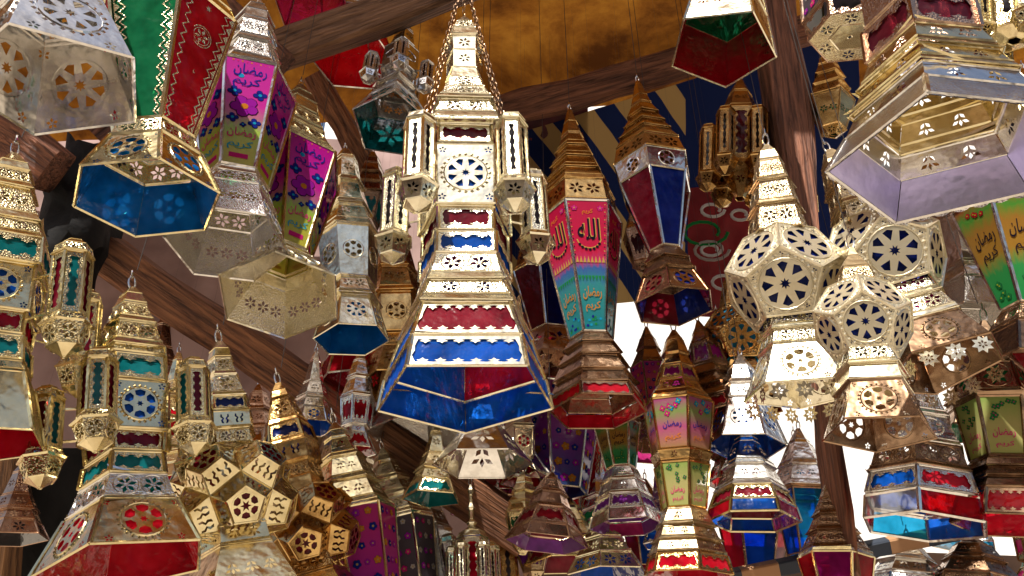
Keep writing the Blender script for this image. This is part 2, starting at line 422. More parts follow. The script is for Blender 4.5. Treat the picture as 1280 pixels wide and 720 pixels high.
# ------------------------------------------------------------------ the lantern builder (local space, z up, -y near)
def stack(root, rings, N, phase, metaln, org=Vector((0, 0, 0)), lip=.0016, single=None, detail=True):
    """rings: [(z, r, spec, part, metal)] top to bottom. returns dict of meshes' MB"""
    parts = {}
    def mbof(p, m):
        if single: p = single; m = metaln
        if p not in parts: parts[p] = (MB(), m)
        return parts[p][0]
    panes = []
    ang = lambda k: R(-90 + phase) + 2 * math.pi * k / N
    jr = random.Random(int(abs(rings[0][0]) * 1e5) % 9973)
    jit = {}
    def J(z, r, k):
        q = (round(z, 5), round(r, 5), k % N)
        if q not in jit: jit[q] = (1 + jr.uniform(-.012, .012), jr.uniform(-.009, .009) * r, jr.uniform(-.010, .010))
        return jit[q]
    def ringpts(z, r): return [org + Vector((r * J(z, r, k)[0] * math.cos(ang(k - .5) + J(z, r, k)[2]), r * J(z, r, k)[0] * math.sin(ang(k - .5) + J(z, r, k)[2]), z + J(z, r, k)[1])) for k in range(N + 1)]
    def ringpts_plain(z, r, extra=0): return [org + Vector(((r + extra) * math.cos(ang(k - .5)), (r + extra) * math.sin(ang(k - .5)), z)) for k in range(N + 1)]
    for i in range(1, len(rings)):
        z0, r0 = rings[i - 1][:2]; z1, r1, spec, part, mname = rings[i]
        mb = mbof(part, mname)
        sp = spec.split(':'); kind = sp[0]; gl = sp[1].split(',') if len(sp) > 1 and sp[1] else None
        T = ringpts(z0, r0); Bq = ringpts(z1, r1)
        for k in range(N):
            A, B, C, D = T[k], T[k + 1], Bq[k + 1], Bq[k]
            O = (A + B + C + D) / 4; ex = (C - D).normalized() if r1 > 1e-4 else (B - A).normalized()
            mt = (A + B) / 2; mbm = (C + D) / 2; h = (mt - mbm).length
            if h < 1e-6: continue
            ey = (mt - mbm) / h; n = ex.cross(ey)
            if n.dot(O - org - Vector((0, 0, O.z - org.z))) < 0 and abs(n.z) < .98: ey, n = ey, -n
            wt = (B - A).length / 2; wb = (C - D).length / 2; wm = (wt + wb) / 2
            fr = (O, ex, ey, n)
            col = gl[k % len(gl)] if gl else None
            if kind in ('g', 'a'):
                if kind == 'a' : panes.append(('a', A, B, C, D, col))
                else: panes.append(('g', A, B, C, D, col))
                continue
            holes = []; disc = None
            R0 = min(wm, h / 2)
            mi = 0
            if kind == 'p': pass
            elif kind == 'e': mi = 1
            elif kind in ('s8', 's6'):
                vr = jr.uniform(.93, 1.04); rr = R0 * .70 * vr
                holes = [circle(rr * 1.02)]; disc = (rosette8 if kind == 's8' else rosette6)(rr * .97)
                if wm > rr * 1.15 and detail:
                    for sx in (-1, 1):
                        for sy in (-1, 1):
                            holes += [shift(q, sx * (wm if sy * 0 == 0 else wm) * .78, sy * h / 2 * .80) for q in flower(R0 * .16, 5)] if wm * .78 > rr * .9 else []
            elif kind[0] == 'f':
                nn = int(kind[1]) if len(kind) > 1 else 1
                rr = min(h / 2 * .82, wm / nn * .86)
                if detail: mi = 1
                for j in range(nn):
                    holes += [shift(q, (j + .5 - nn / 2) * 2 * wm / nn * .86, 0) for q in flower(rr)]
                    if detail: mb.add(*ringgeo(fr, (j + .5 - nn / 2) * 2 * wm / nn * .86, 0, rr * 1.1, lip * .5))
            elif kind[0] == 'v':
                nn = int(kind[1]); rr = min(wm * .62, h / nn / 2 * .85)
                for j in range(nn): holes += [shift(q, 0, (j + .5 - nn / 2) * h / nn) for q in flower(rr)]
            elif kind[0] == 'd':
                nn = int(kind[1]) if len(kind) > 1 else 1; rr = min(h / 2 * .8, wm / nn * .7)
                for j in range(nn): holes += [shift(q, (j + .5 - nn / 2) * 2 * wm / nn * .8, 0) for q in drops(rr)]
            elif kind[0] == 'c':
                nn = int(kind[1]) if len(kind) > 1 else 1; rr = min(h / 2 * .8, wm / nn * .7)
                for j in range(nn): holes += [shift(q, (j + .5 - nn / 2) * 2 * wm / nn * .8, 0) for q in scroll(rr)]
            elif kind == 'w':
                hh = h / 2 * .66
                a, b = lin(wb, wt, .5 + hh / h) - R0 * .22, lin(wb, wt, .5 - hh / h) - R0 * .22
                nt = max(2, min(6, round(wm / h * 2.6)))
                if a > 0 and b > 0: holes = [lobed(a * .9, b * .9, hh, nt, .22)]
                mi = 1
            elif kind == 'x':   # wide clean window
                hh = h / 2 * .76
                a, b = lin(wb, wt, .5 + hh / h) * .90, lin(wb, wt, .5 - hh / h) * .90
                nt = 6 if detail else 4
                holes = [lobed(a, b, hh, nt, .18)]
            elif kind == 'wv':
                q = lobed(h / 2 * .80, h / 2 * .80, wm * (.34 if gl and gl[0] == 'dark' else .50), 5, .24)
                holes = [[(y, x) for x, y in q]]
                mi = 1
            if kind == 'sc':
                mb.add([A, B, C, D], [(0, 3, 2, 1)], 1)
                nn = 7
                for j in range(nn):
                    p0 = D.lerp(C, j / nn); p1 = D.lerp(C, (j + 1) / nn); d = -ey * (h * .10)
                    mb.add([p0, p0.lerp(p1, .2) + d * .7, p0.lerp(p1, .5) + d, p0.lerp(p1, .8) + d * .7, p1], [(0, 1, 2, 3, 4)], 1)
            else:
                quad = [D, C, B, A] if r0 > 1e-4 else [D, C, (A + B) / 2]
                if wt < 1e-4: quad = [D, C, A]
                plate(mb, quad, holes, mi, 0, fr)
                if disc:
                    rr = R0 * .70 * vr
                    frd = fr
                    cp = [O + ex * x + ey * y for x, y in circle(rr * 1.02)]
                    plate(mb, cp, disc, 0, lip * .5, frd)
                    mb.add(*ringgeo(fr, 0, 0, rr * 1.04, lip * .9))
                    if detail: mb.add(*ringgeo(fr, 0, 0, rr * 1.16, lip * .8, beads=True))
                elif kind in ('w', 'x') and detail:
                    pass
            if col:
                q = [p - n * (lip * 1.6) for p in (A, B, C, D)]; c0 = sum(q, Vector()) / 4
                q = [c0 + (p - c0) * .965 for p in q]
                panes.append(('b', *q, col))
        # edges
        if spec.split(':')[0] in ('g', 'a'):
            fmb = mbof('frame', mname)
            rb = lip * 2.2
            for k in range(N): fmb.bar(T[k], Bq[k], rb)
            for Q in (T, Bq):
                for k in range(N): fmb.bar(Q[k], Q[k + 1], rb * .8)
        else:
            if gl:
                for k in range(N): mb.bar(T[k], Bq[k], lip * 2.0)
            for k in range(N): mb.bar(Bq[k], Bq[k + 1], lip * (1.25 if kind != 'p' else .8))
    out = {}
    for p, (mb, mn) in parts.items():
        out[p] = mb.build(p, met(mn), root)
    host = out.get(single) if single else root
    for P in panes:
        if P[0] == 'a' and P[5] in ARTS: art_pane(host, *P[1:5], P[5])
        else:
            mb = MB(); mb.add(P[1:5], [(0, 3, 2, 1)]); mb.build('glass_pane' if P[5] != 'lavender' else 'sky_tint_lining', glass(P[5], P[0] == 'g') if P[5] != 'lavender' else sky_silver(), host)
    return out

def ringgeo(fr, cx, cy, r, t, n=20, beads=False):
    O, ex, ey, nn = fr; vs = []; fs = []
    if beads:
        m = 24
        for k in range(m):
            a = 2 * math.pi * k / m; c = O + ex * (cx + r * math.cos(a)) + ey * (cy + r * math.sin(a)); b = len(vs); q = r * .09
            vs += [c + ex * q, c + ey * q, c - ex * q, c - ey * q, c + nn * t * 1.6]
            fs += [(b, b + 1, b + 4), (b + 1, b + 2, b + 4), (b + 2, b + 3, b + 4), (b + 3, b, b + 4)]
        return vs, fs, 0
    for k in range(n):
        a = 2 * math.pi * k / n
        for rr, o in ((r - t, 0), (r, t * 1.2), (r + t, 0)):
            vs.append(O + ex * (cx + rr * math.cos(a)) + ey * (cy + rr * math.sin(a)) + nn * o)
    for k in range(n):
        j = (k + 1) % n
        fs += [(k * 3, j * 3, j * 3 + 1, k * 3 + 1), (k * 3 + 1, j * 3 + 1, j * 3 + 2, k * 3 + 2)]
    return vs, fs, 0

def ball(root, zc, Rb, phase, metaln, back=None, spikes=False, lip=.0016):
    mb = MB(); ri = .7947 * Rb; rf = .607 * Rb; panes = []
    for ring in (0, 1):
        for k in range(5):
            az = R(-90 + phase) + 2 * math.pi * k / 5 + (math.pi / 5 if ring == 0 else 0)
            pa = R(63.435) if ring == 0 else R(116.565)
            n = Vector((math.sin(pa) * math.cos(az), math.sin(pa) * math.sin(az), math.cos(pa)))
            t = Vector((0, 0, 1 if ring == 0 else -1)); u = (t - n * t.dot(n)).normalized(); w = n.cross(u)
            O = Vector((0, 0, zc)) + n * ri
            pts = [O + u * (rf * math.cos(R(36 + 72 * j))) + w * (rf * math.sin(R(36 + 72 * j))) for j in range(5)]
            if not spikes:
                rr = rf * .66; fr = (O, w, u, n)
                plate(mb, pts, [circle(rr)] + [shift(h, *pol(rf * .80, R(90 + 36 + 72 * j))) for j in range(5) for h in flower(rf * .07, 3)], 1, 0, fr)
                plate(mb, [O + w * x + u * y for x, y in circle(rr)], rosette8(rr * .97, 0), 0, lip * .5, fr)
                mb.add(*ringgeo(fr, 0, 0, rr * 1.03, lip)); mb.add(*ringgeo(fr, 0, 0, rr * 1.14, lip * .7, beads=True))
                for j in range(5): mb.bar(pts[j], pts[(j + 1) % 5], lip * 1.5)
                if back: panes.append([p - n * lip * 2 for p in pts])
            else:
                O2 = O + n * (Rb * .40); s = .62
                top = [O2 + (p - O) * s for p in pts]
                fr = (O2, w, u, n); rr = rf * s * .70
                plate(mb, top, [circle(rr)], 0, 0, fr)
                hs = rosette6(rr * .97); hs = hs[:-1] + [star(6, rr * .42, rr * .18)]
                plate(mb, [O2 + w * x + u * y for x, y in circle(rr)], hs, 0, lip * .3, fr)
                for j in range(5):
                    A, B = top[j], top[(j + 1) % 5]; D, C = pts[j], pts[(j + 1) % 5]
                    Oc = (A + B + C + D) / 4; ex = (C - D).normalized(); ey = ((A + B) - (C + D)).normalized(); nn = ex.cross(ey)
                    if nn.dot(Oc - O) < 0: nn = -nn
                    hh = ((A + B) - (C + D)).length / 2
                    plate(mb, [D, C, B, A], [shift(q, sx * rf * .22, 0) for sx in (-1, 1) for q in scroll(hh * .36)], 0, 0, (Oc, ex, ey, nn))
                    mb.bar(A, B, lip); mb.bar(D, C, lip); mb.bar(A, D, lip * .8)
                if back: panes.append([O2 + (p - O2) * .95 - n * lip * 2 for p in top])
    o = mb.build('star_ball', CREAM if not spikes and back == 'navy' else met(metaln), root)
    for p in panes:
        m2 = MB(); m2.add(p, [(0, 1, 2, 3, 4)]); m2.build('glass_pane', glass(back), o)

def chain(mb, p, q, link=.024, r=.0016, sag=0):
    p = Vector(p); q = Vector(q); n = max(2, int((q - p).length / (link * .82)))
    t = (q - p).normalized(); a = t.orthogonal().normalized(); b = t.cross(a)
    for i in range(n):
        c = p.lerp(q, (i + .5) / n); s = a if i % 2 else b
        pts = [c + t * (link * .5 * math.cos(x)) + s * (link * .24 * math.sin(x)) for x in [2 * math.pi * k / 8 for k in range(8)]]
        mb.tube(pts, r, 0, 4, closed=True)

DARKWIRE = None
ROOFZ = 4.25
LANTERNS = []
def lantern(label, xs, depth, spec, N=6, phase=0, metaln='gold', T=0, balls=(), turrets=(), chains=None, name='hanging_lantern', cat='lantern', pendants=None, capped=True):
    # parse
    part = 'crown'; mn = metaln; rows = []
    for tok in spec.replace('\n', ' ').split(';'):
        tok = tok.strip()
        if not tok: continue
        if tok[0] == '@':
            h, tok = tok.split(None, 1); h = h[1:]
            if '/' in h: part, mn = h.split('/')
            else: part = h; mn = metaln
        e = tok.split()
        rows.append((float(e[0]), float(e[1]), e[2] if len(e) > 2 else 'p', part, mn))
    if rows[0][1] > 8 and capped:
        y, r = rows[0][:2]; rows[0] = (y, r, 'p', rows[0][3], rows[0][4]); rows.insert(0, (y - r * .55 - 4, 3, 'p', rows[0][3], rows[0][4]))
    apo = lin(math.cos(math.pi / N), 1, abs(((phase + 180 / N) % (360 / N)) - 180 / N) / (180 / N))
    def se(y): return math.sin(PITCH + R(T) + math.atan((360 - y) / F))
    def yc(yn, r):
        y = yn
        for _ in range(3): y = yn + apo * r * se(y)
        return y
    cy = [yc(a[0], a[1]) for a in rows]
    top = (xs[0], cy[0]); bot = (xs[1], cy[-1])
    P0 = at(bot[0], bot[1], depth)
    h = P0 - CAM; h.z = 0; h.normalize()
    side = h.cross(Vector((0, 0, 1))).normalized()
    n = (Matrix.Rotation(R(-T), 3, side) @ h)
    def hit(x, y):
        d = ray(x, y); s = (P0 - CAM).dot(n) / d.dot(n); return CAM + d * s, s
    P1, _ = hit(*top)
    z = (P1 - P0).normalized(); yv = n; xv = yv.cross(z).normalized(); z = xv.cross(yv)
    def px(y):
        t = (y - top[1]) / (bot[1] - top[1]); p, s = hit(lin(top[0], bot[0], t), y)
        return (p - P0).dot(z), s / F
    root = bpy.data.objects.new(name, None); COL.objects.link(root)
    root.matrix_world = Matrix.Translation(P0) @ Matrix((xv, yv, z)).transposed().to_4x4()
    root.empty_display_size = .05
    tag(root, label, cat, 'metal and glass lanterns hanging under the roof')
    rings = []
    for (a, r, k, p, m), y in zip(rows, cy):
        zz, sc = px(y); rings.append((zz, r * sc, k, p, m))
    for i in range(1, len(rings)):
        if rings[i][0] > rings[i - 1][0] - .0004: rings[i] = (rings[i - 1][0] - .0006, *rings[i][1:])
    lip = .0016 * max(.8, min(1.3, max(r[1] for r in rings) / .1))
    if depth > 2.25: lip *= .9
    stack(root, rings, N, phase, metaln, lip=lip, detail=depth < 1.75)
    for b in balls:
        zz, sc = px(b[0]); ball(root, zz, b[1] * sc, b[2], metaln, b[3] if len(b) > 3 else None, b[4] if len(b) > 4 else False, lip)
    for tr in turrets:   # (yn centre, box height px, r px, R px, glass)
        yn, hb, r, RR, gl = tr[:5]; tm = tr[5] if len(tr) > 5 else metaln
        y = yc(yn, RR); zz, sc = px(y); ce = math.cos(PITCH + math.atan((360 - y) / F))
        k = sc / ce; hb = hb * k; r = r * sc; RR = RR * sc
        prof = [(hb * .5 + r * 1.0, r * .12, 'p'), (hb * .5 + r * .92, r * .5, 'p'), (hb * .5 + r * .55, r * .9, 'p'), (hb * .5 + r * .08, r * 1.02, 'f1'), (hb * .5, r * 1.06, 'p'), (hb * .5 - r * .03, r * .94, 'p'),
                (-hb * .5, r * .94, 'wv:' + gl), (-hb * .5 - r * .05, r * 1.05, 'p'), (-hb * .5 - r * .5, r * 1.32, 'f1'), (-hb * .5 - r * .55, r * 1.25, 'p'), (-hb * .5 - r * 1.7, r * .85, 'f1'), (-hb * .5 - r * 2.2, r * .12, 'p')]
        for kk in range(N):
            a = R(-90 + phase) + 2 * math.pi * (kk + .5) / N
            org = Vector((RR * math.cos(a), RR * math.sin(a), zz))
            rg = [(q, w, s, 'turret', tm) for q, w, s in prof]
            o = stack(root, rg, 6, phase + 360 * (kk + .5) / N + 20, tm, org=org, lip=lip * .8, single='turret', detail=depth < 1.5)
        for kk in range(N):
            arm = MB(); a = R(-90 + phase) + 2 * math.pi * (kk + .5) / N; d = Vector((math.cos(a), math.sin(a), 0)); hv = Vector((0, 0, hb * .32)); cz = Vector((0, 0, zz))
            i0 = d * (RR * .42) + cz; i1 = d * (RR - r * .8) + cz
            arm.tube([i1 + hv, i0 + hv, i0 - hv, i1 - hv], lip * 1.6, 0, 4)
            arm.build('bracket', met(tm), root)
    inv = root.matrix_world.inverted()
    top3 = Vector((0, 0, rings[0][0]))
    if chains:   # (yn, r, n)
        yn, rr, ytop = chains; y = yc(yn, rr); zz, sc = px(y); rr *= sc
        zt = px(ytop)[0]; mb = MB(); c = Vector((0, 0, zt))
        for kk in range(N if N < 6 else 3):
            a = R(-90 + phase) + 2 * math.pi * (kk + .5) / (N if N < 6 else 3)
            chain(mb, (rr * math.cos(a), rr * math.sin(a), zz), c, .019, .0010)
        mb.build('chain', met('bronze'), root); hook0 = c
    else: hook0 = top3
    mb = MB(); wm_ = root.matrix_world @ hook0
    s = .0085 if depth < 1.85 else .006
    mb.tube([hook0 + Vector((s * .75 * math.cos(t), 0, 1.7 * s + 2.0 * s * math.sin(t))) for t in [2 * math.pi * k / 12 for k in range(12)]], .0019, 0, 5, closed=True)
    mb.tube([hook0 + Vector((0, .6 * s * math.cos(t), 4.2 * s + 1.2 * s * math.sin(t))) for t in [2 * math.pi * k / 12 for k in range(12)]], .0016, 0, 5, closed=True)
    mb.build('hook', met('silver'), root)
    if wm_.z < ROOFZ - .05:
        a = inv @ (wm_ + Vector((0, 0, s * 5.2))); b = inv @ Vector((wm_.x, wm_.y, ROOFZ))
        w = MB(); w.bar(a, b, .0009 if depth < 2.0 else .0002, 0, 4); w.build('wire', DARK, root)
    if pendants:  # flower shaped drops on the rim
        zz, rr = rings[-1][0], rings[-1][1]; mb = MB()
        nper = pendants
        for k in range(N):
            a0 = R(-90 + phase) + 2 * math.pi * (k - .5) / N; a1 = R(-90 + phase) + 2 * math.pi * (k + .5) / N
            p0 = Vector((rr * math.cos(a0), rr * math.sin(a0), zz)); p1 = Vector((rr * math.cos(a1), rr * math.sin(a1), zz))
            for j in range(nper):
                c = p0.lerp(p1, (j + .5) / nper); e = (p1 - p0).normalized(); q = (p1 - p0).length / nper * .40
                o = c + Vector((0, 0, -q)); nrm = e.cross(Vector((0, 0, 1)))
                fr = (o, e, Vector((0, 0, 1)), nrm)
                outl = [pol(q * (1 if i % 2 == 0 else .62), 2 * math.pi * i / 16) for i in range(16)]
                plate(mb, [o + e * x + Vector((0, 0, 1)) * y for x, y in outl], flower(q * .5, 6), 0, 0, fr)
        mb.build('pendant_fringe', met(metaln), root)
    LANTERNS.append(root)
    return root

mdk, nt, out, N_, L_ = newmat('dark_wire'); b_ = N_('ShaderNodeBsdfPrincipled'); b_.inputs['Base Color'].default_value = (.05, .04, .035, 1); b_.inputs['Roughness'].default_value = .5
L_(b_.outputs[0], out.inputs[0]); DARK = mdk

exec_lanterns = None
# ================================================================== LANTERNS
# y values are the near edge of each ring in the photograph's rows, r the ring's radius, both turned into metres at the lantern's own distance
LT = lantern

LT('tall central pale gold lantern with side turrets and blue rosette, hung on chains', (580, 583), 1.5,
   """@crown 20 2; 26 14 p; 34 22 f1; 42 27 p; @neck 45 24; 62 23 v1; 84 24 v1; 96 28 p; 108 38 f1; 118 50 f1; 122 55 p; 125 49; 139 60 f2; 146 66 p; 150 66 f2; 153 56;
   @body 156 54; 178 54 w:darkred; 182 60 p; 255 61 s8:blue; 258 56 p; 287 57 w:darkred; 290 60 p; 315 61 w:blue; @tiers 318 60; 340 70 f2; 348 77 p; 351 71; 368 84 f2; 376 92 p;
   @skirt 379 88; 420 107 x:darkred,blue,red,blue,blue; 423 108 p; 459 118 x:blue""",
   N=5, phase=0, metaln='pale', turrets=[(196, 68, 19, 93, 'dark')], chains=(146, 70, -30))  # skirt glass: the near pane's dimness is put into its darker red

LT('wide silver pentagonal lantern with star rosettes inside its rim, at the upper left corner', (76, 68), 1.25,
   "@crown -200 20; -180 34 p; @neck -175 30; -120 40 f2; @body -115 44; -62 54 s6; -60 56; -26 62 s8; @skirt -22 64; 42 112 s8", N=5, phase=0, metaln='silver')

LT('lantern with dark green and red zigzag glass panes over a skirt of bright blue panes', (228, 184), 1.4,
   "@crown -95 20; -80 50 p; @collar -76 56; -50 66 f2; -40 76 p; @panes/gold -30 84; 142 48 a:redz,green; @lower_collar 143 50; 158 60 f2; @skirt 160 60; 195 89 s6:azure", N=6, phase=30, metaln='gold')

LT('silver lantern with bright magenta and lime printed panes and a white lit collar', (322, 285), 1.6,
   "@crown -2 5; 3 15 p; 10 24 p; 20 26 p; @collar 24 28; 42 32 f2; 46 37 p; 48 34; 66 42 f2; 71 48 p; @panes 74 60; 205 40 a:pink; @skirt 208 40; 212 44; 225 52 f2; 262 75 f3",
   N=6, phase=-3, metaln='silver', T=8)

LT('gold capped lantern with magenta panes and wide hammered skirt, just above the diagonal beam', (376, 350), 1.7,
   "@crown 104 4; 110 16 p; 118 27 p; 130 30 p; @collar 134 32; 144 38 f2; 148 42 p; 150 40; 160 52 f2; 163 57 p; @panes 166 62; 300 32 a:pink; @skirt/pale 302 34; 306 42; 319 78 f3",
   N=6, phase=19, metaln='gold', T=14)

LT('slim pale lantern with dark star rosette body and cyan pane, left of the central lantern', (432, 440), 2.0,
   "@crown 185 6; 192 14 p; @neck 196 15; 218 18 f1; 222 24 p; 224 20; 246 28 f2; 250 32 p; 252 28; 270 38 f2; 276 42 p; @body 279 38; 342 33 s6; @tiers 344 30; 360 36 f2; 364 40 p; @skirt 366 34; 405 47 s8:azure", N=6, phase=6, metaln='pale')
LT('small lantern rim with red panes between white frames, below the cyan paned one', (430, 442), 2.3,
   "@neck 400 20; 430 30 f2; @skirt 432 32; 462 56 g:red,darkred", N=5, phase=0, metaln='silver')
LT('gold lantern with a single dark rosette on its square body, half behind the central lantern', (490, 498), 2.2,
   "@crown 290 8; 298 20 p; @neck 302 22; 326 28 f2; 330 34 p; 333 30; 356 38 f2; 361 42 p; @body 364 36; 412 36 s6; @tiers 415 28; 426 32 f2; @skirt 430 34; 462 54 f2", N=6, phase=0, metaln='brass')
LT('small silver turreted lantern with a teal skirt, hanging under the upper beam', (508, 488), 2.2,
   "@crown 26 3; 32 10 p; @neck 34 11; 46 15 f1; @body 48 22; 74 24 s8; @tiers 76 18; 90 26 f2; 93 22; 102 30 f2; @skirt 103 30; 115 50 f1:teal", N=5, phase=36, metaln='silver', T=14,
   turrets=[(66, 26, 9, 36, 'dark')])
LT('lantern with open red panes behind the upper left beam', (448, 442), 2.7, "@neck -30 15; 0 26 f2; @skirt 4 30; 42 52 g:red", N=6, phase=-6, metaln='silver')
LT('pink red lantern rim cut by the top edge above the beam', (398, 392), 2.6, "@neck -90 15; -60 28 f2; @skirt -56 30; -22 48 g:pink", N=6, phase=8, metaln='copper')
LT('gold lantern with green over red panes inside, beside the top of the wooden post', (916, 902), 2.0,
   "@neck -140 20; -110 28 f2; @body -104 32; -60 40 f2; @skirt -56 42; -22 54 d2:green; 20 68 d3:red", N=5, phase=4, metaln='pale')
LT('tiered brass lantern with crimson calligraphy panes and a bronze red-windowed skirt', (712, 748), 1.9,
   """@crown 136 3; 150 9 p; 163 14 p; @tiers/brass 166 14; 174 20 p; 178 24 p; 180 20; 188 28 p; 192 32 p; 194 28; 202 36 p; 206 40 p; 208 36; 216 44 p; 221 47 p; @collar/brass 223 46; 246 50 f2; @panes/silver 249 52; 412 27 a:allah;
   @skirt/bronze 415 28; 424 38 p; 427 34; 440 46 p; 443 42; 458 54 p; 461 50; 474 58 p; 477 58; 492 62 x:red""", N=6, phase=12, metaln='brass')
LT('tiered brass lantern with plain red and blue tapered panes, right of the crimson calligraphy one', (797, 843), 1.95,
   """@crown 100 3; 116 10 p; 124 14 p; @tiers 126 14; 134 22 p; 136 18; 144 29 p; 146 26; 153 36 p; 155 33; 163 44 p; @collar 165 44; 180 50 f2; @panes/silver 182 50; 206 46 s6; 304 20 g:navy,darkred;
   @skirt/bronze 306 21; 316 32 p; 319 28; 329 38 p; 332 35; 357 52 s6:navy,darkred""", N=6, phase=27, metaln='brass')
LT('small dark brass turreted lantern in front of the striped cloth, left of the post', (925, 925), 2.25,
   "@crown 98 4; 110 14 p; @neck 112 15; 128 24 f2; @body 131 26; 196 28 wv:darkred; @tail 200 22; 245 6 f1", N=6, phase=10, metaln='brass', turrets=[(168, 50, 12, 38, 'dark')])
LT('upright star ball lantern with white flower fringed skirt, just left of the wooden post', (958, 1002), 1.6,
   "@crown/antique 180 3; 186 13 p; 196 19 p; @tiers/antique 199 19; 218 25 f2; 221 30 p; 223 27; 246 33 f2; 250 37 p; 252 33; 282 42 f2; 286 36 p; 300 20; @lower_tiers 380 34; 402 40 f2; 406 45 p; 408 41; 424 46 f2; @skirt 427 46; 474 74 s6",
   N=5, phase=5, metaln='pale', T=-8, balls=[(350, 74, 0, 'navy')], pendants=3)
LT('smaller brass star ball lantern with blue glass behind its star', (915, 932), 2.1,
   "@crown 335 3; 345 12 p; @neck 348 14; 378 22 f2; @lower_tiers 440 20; 456 30 f2; @skirt 458 30; 492 48 f2", N=5, phase=8, metaln='brass', balls=[(422, 45, 8, 'cyan')])
LT('strongly leaning lantern with a ball of cream star pentagons and pink lit lower flower bands', (1036, 1180), 1.5,
   "@crown/antique 186 6; 194 18 p; @tiers/antique 198 20; 216 28 f2; 220 33 p; 222 29; 240 36 f2; 244 40 p; 246 37; 262 43 f2; 268 43 p; 280 30; @lower_tiers 342 38; 362 44 f2:pink; 366 49 p; 368 45; 386 54 f2; 391 58 p; @skirt/bronze 394 55; 428 78 s6",
   N=5, phase=14, metaln='pale', balls=[(322, 73, 10, 'navy')], pendants=3)
LT('star ball lantern with cream pentagons, between the post and the strongly leaning one', (1064, 1100), 1.32,
   "@crown/antique 318 10; 330 24 p; @tiers/antique 332 24; 346 30 f2; @lower_tiers/pale 428 36; 446 44 f2; 450 48 p; 453 44; 470 50 p; @skirt/bronze 474 48; 520 70 s6",
   N=5, phase=8, metaln='gold', balls=[(402, 60, 6, 'navy')])
LT('huge silver lantern with stepped embossed tiers and sky-reflection tinted rim, at the upper right', (1095, 1184), 1.15,
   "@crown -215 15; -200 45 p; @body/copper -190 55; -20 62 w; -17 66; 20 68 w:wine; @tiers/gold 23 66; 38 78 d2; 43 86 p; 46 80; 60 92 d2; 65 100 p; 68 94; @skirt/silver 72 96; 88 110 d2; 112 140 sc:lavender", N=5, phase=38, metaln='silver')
LT('brown framed lantern with white and green panes, top edge right of the post', (1052, 1062), 1.6,
   "@crown -150 20; -130 46 p; @panes/copper -120 56; -16 54 a:whitegreen,darkfloral; @base/copper -14 54; 12 48 w; @finial/pale 16 24 f1; 42 3 p", N=6, phase=15, metaln='copper')
LT('yellow gold turreted lantern cut by the top right corner', (1256, 1268), 1.4,
   "@crown -120 8; -110 26 p; @body -106 30; 24 30 wv:dark; @base 26 30; 46 8 p", N=6, phase=0, metaln='gold', turrets=[(-30, 70, 15, 52, 'dark')])
LT('lantern with green and orange printed panes at the right edge', (1240, 1302), 1.6,
   "@crown 165 6; 185 40 p; @collar 188 44; 214 56 f2; @panes/silver 226 62; 372 30 a:greenorange; @skirt/bronze 375 32; 392 52 f2; 396 56 p; 430 80 x:red", N=6, phase=20, metaln='bronze')
LT('polished silver lantern with fluted mirror bright tiers, between the star ball and the green panes', (1192, 1225), 1.9,
   "@crown 190 10; 200 26 p; @tiers 203 26; 215 36 p; 218 32; 230 42 p; 233 38; 245 48 p; 248 44; 260 54 p; @body 264 54; 318 50 p; 322 44; 338 52 p; @skirt 340 50; 372 72 e", N=6, phase=25, metaln='silver')

LT('gold lantern with teal windows and red lined skirt, cut by the left edge', (18, -34), 1.3,
   """@crown 190 5; 198 22 p; 206 28 p; @tiers 209 26; 221 31 f2; 226 37 p; 229 32; 257 48 f2; 264 55 p; @body 267 52; 280 58 f2; 284 64 p; 317 66 w:teal; 320 58; 378 59 s6:blue; 381 54; 409 52 w:red; 412 54; 441 57 w:teal; 444 58; 454 62 d2;
   @skirt 457 64; 530 90 p:red""", N=5, phase=2, metaln='gold', turrets=[(340, 72, 23, 116, 'darkred,teal')])
LT('gold turreted lantern with blue six point star body and red skirt panes, lower left', (165, 158), 1.35,
   """@crown 358 4; 364 14 p; 374 21 p; @tiers 377 21; 392 30 f2; 397 36 p; 400 34; 420 44 f2; 426 50 p; 428 46; 436 50 f2; @body 439 49; 470 51 w:teal; 473 55 p; 532 56 s6:blue; 535 50 p; 560 48 w:darkred; 563 50 p; 588 55 w:teal;
   @band/silver 591 55; 618 68 f2; @skirt 621 70; 677 104 s6:red""", N=5, phase=11, metaln='gold', T=6, turrets=[(488, 62, 20, 92, 'teal,darkred')])
LT('gold lantern with a ball of raised star spikes, in front of the long diagonal beam', (274, 305), 1.5,
   "@crown 426 5; 434 13 p; 444 16 p; @neck/pale 447 15; 462 19 f1; 466 23 p; 468 21; 488 30 f1; 492 34 p; @body 494 32; 510 34 w:navy; 513 36; 532 37 c2; 536 34; 552 34 f2; 560 26; @lower_tiers 655 46; 676 50 d2; @skirt 680 52; 740 90 d3",
   N=5, phase=10, metaln='gold', balls=[(620, 62, 8, 'darkred', True)])
LT('second raised star ball lantern, smaller, right of the larger spiked one', (348, 402), 1.72,
   "@crown 478 5; 486 13 p; 494 16 p; @neck 497 15; 520 27 f1; 525 30 p; @body 527 30; 546 34 w:navy; 550 36; 574 36 c2; 578 33; 594 34 f2; @lower_tiers 690 38; 712 46 f2; @skirt 715 46; 760 74 d2",
   N=5, phase=-8, metaln='brass', balls=[(664, 54, -5, 'darkred', True)])
LT('gold tiered lantern with one pink and violet floral pane, at the bottom edge', (418, 468), 1.8,
   "@crown 528 4; 536 13 p; 544 17 p; @tiers 547 17; 564 28 d1; 568 32 p; 571 29; 592 38 d2; 597 42 p; 600 39; 622 50 d2; 628 54 p; @panes 632 54; 780 36 a:purple", N=6, phase=5, metaln='gold')
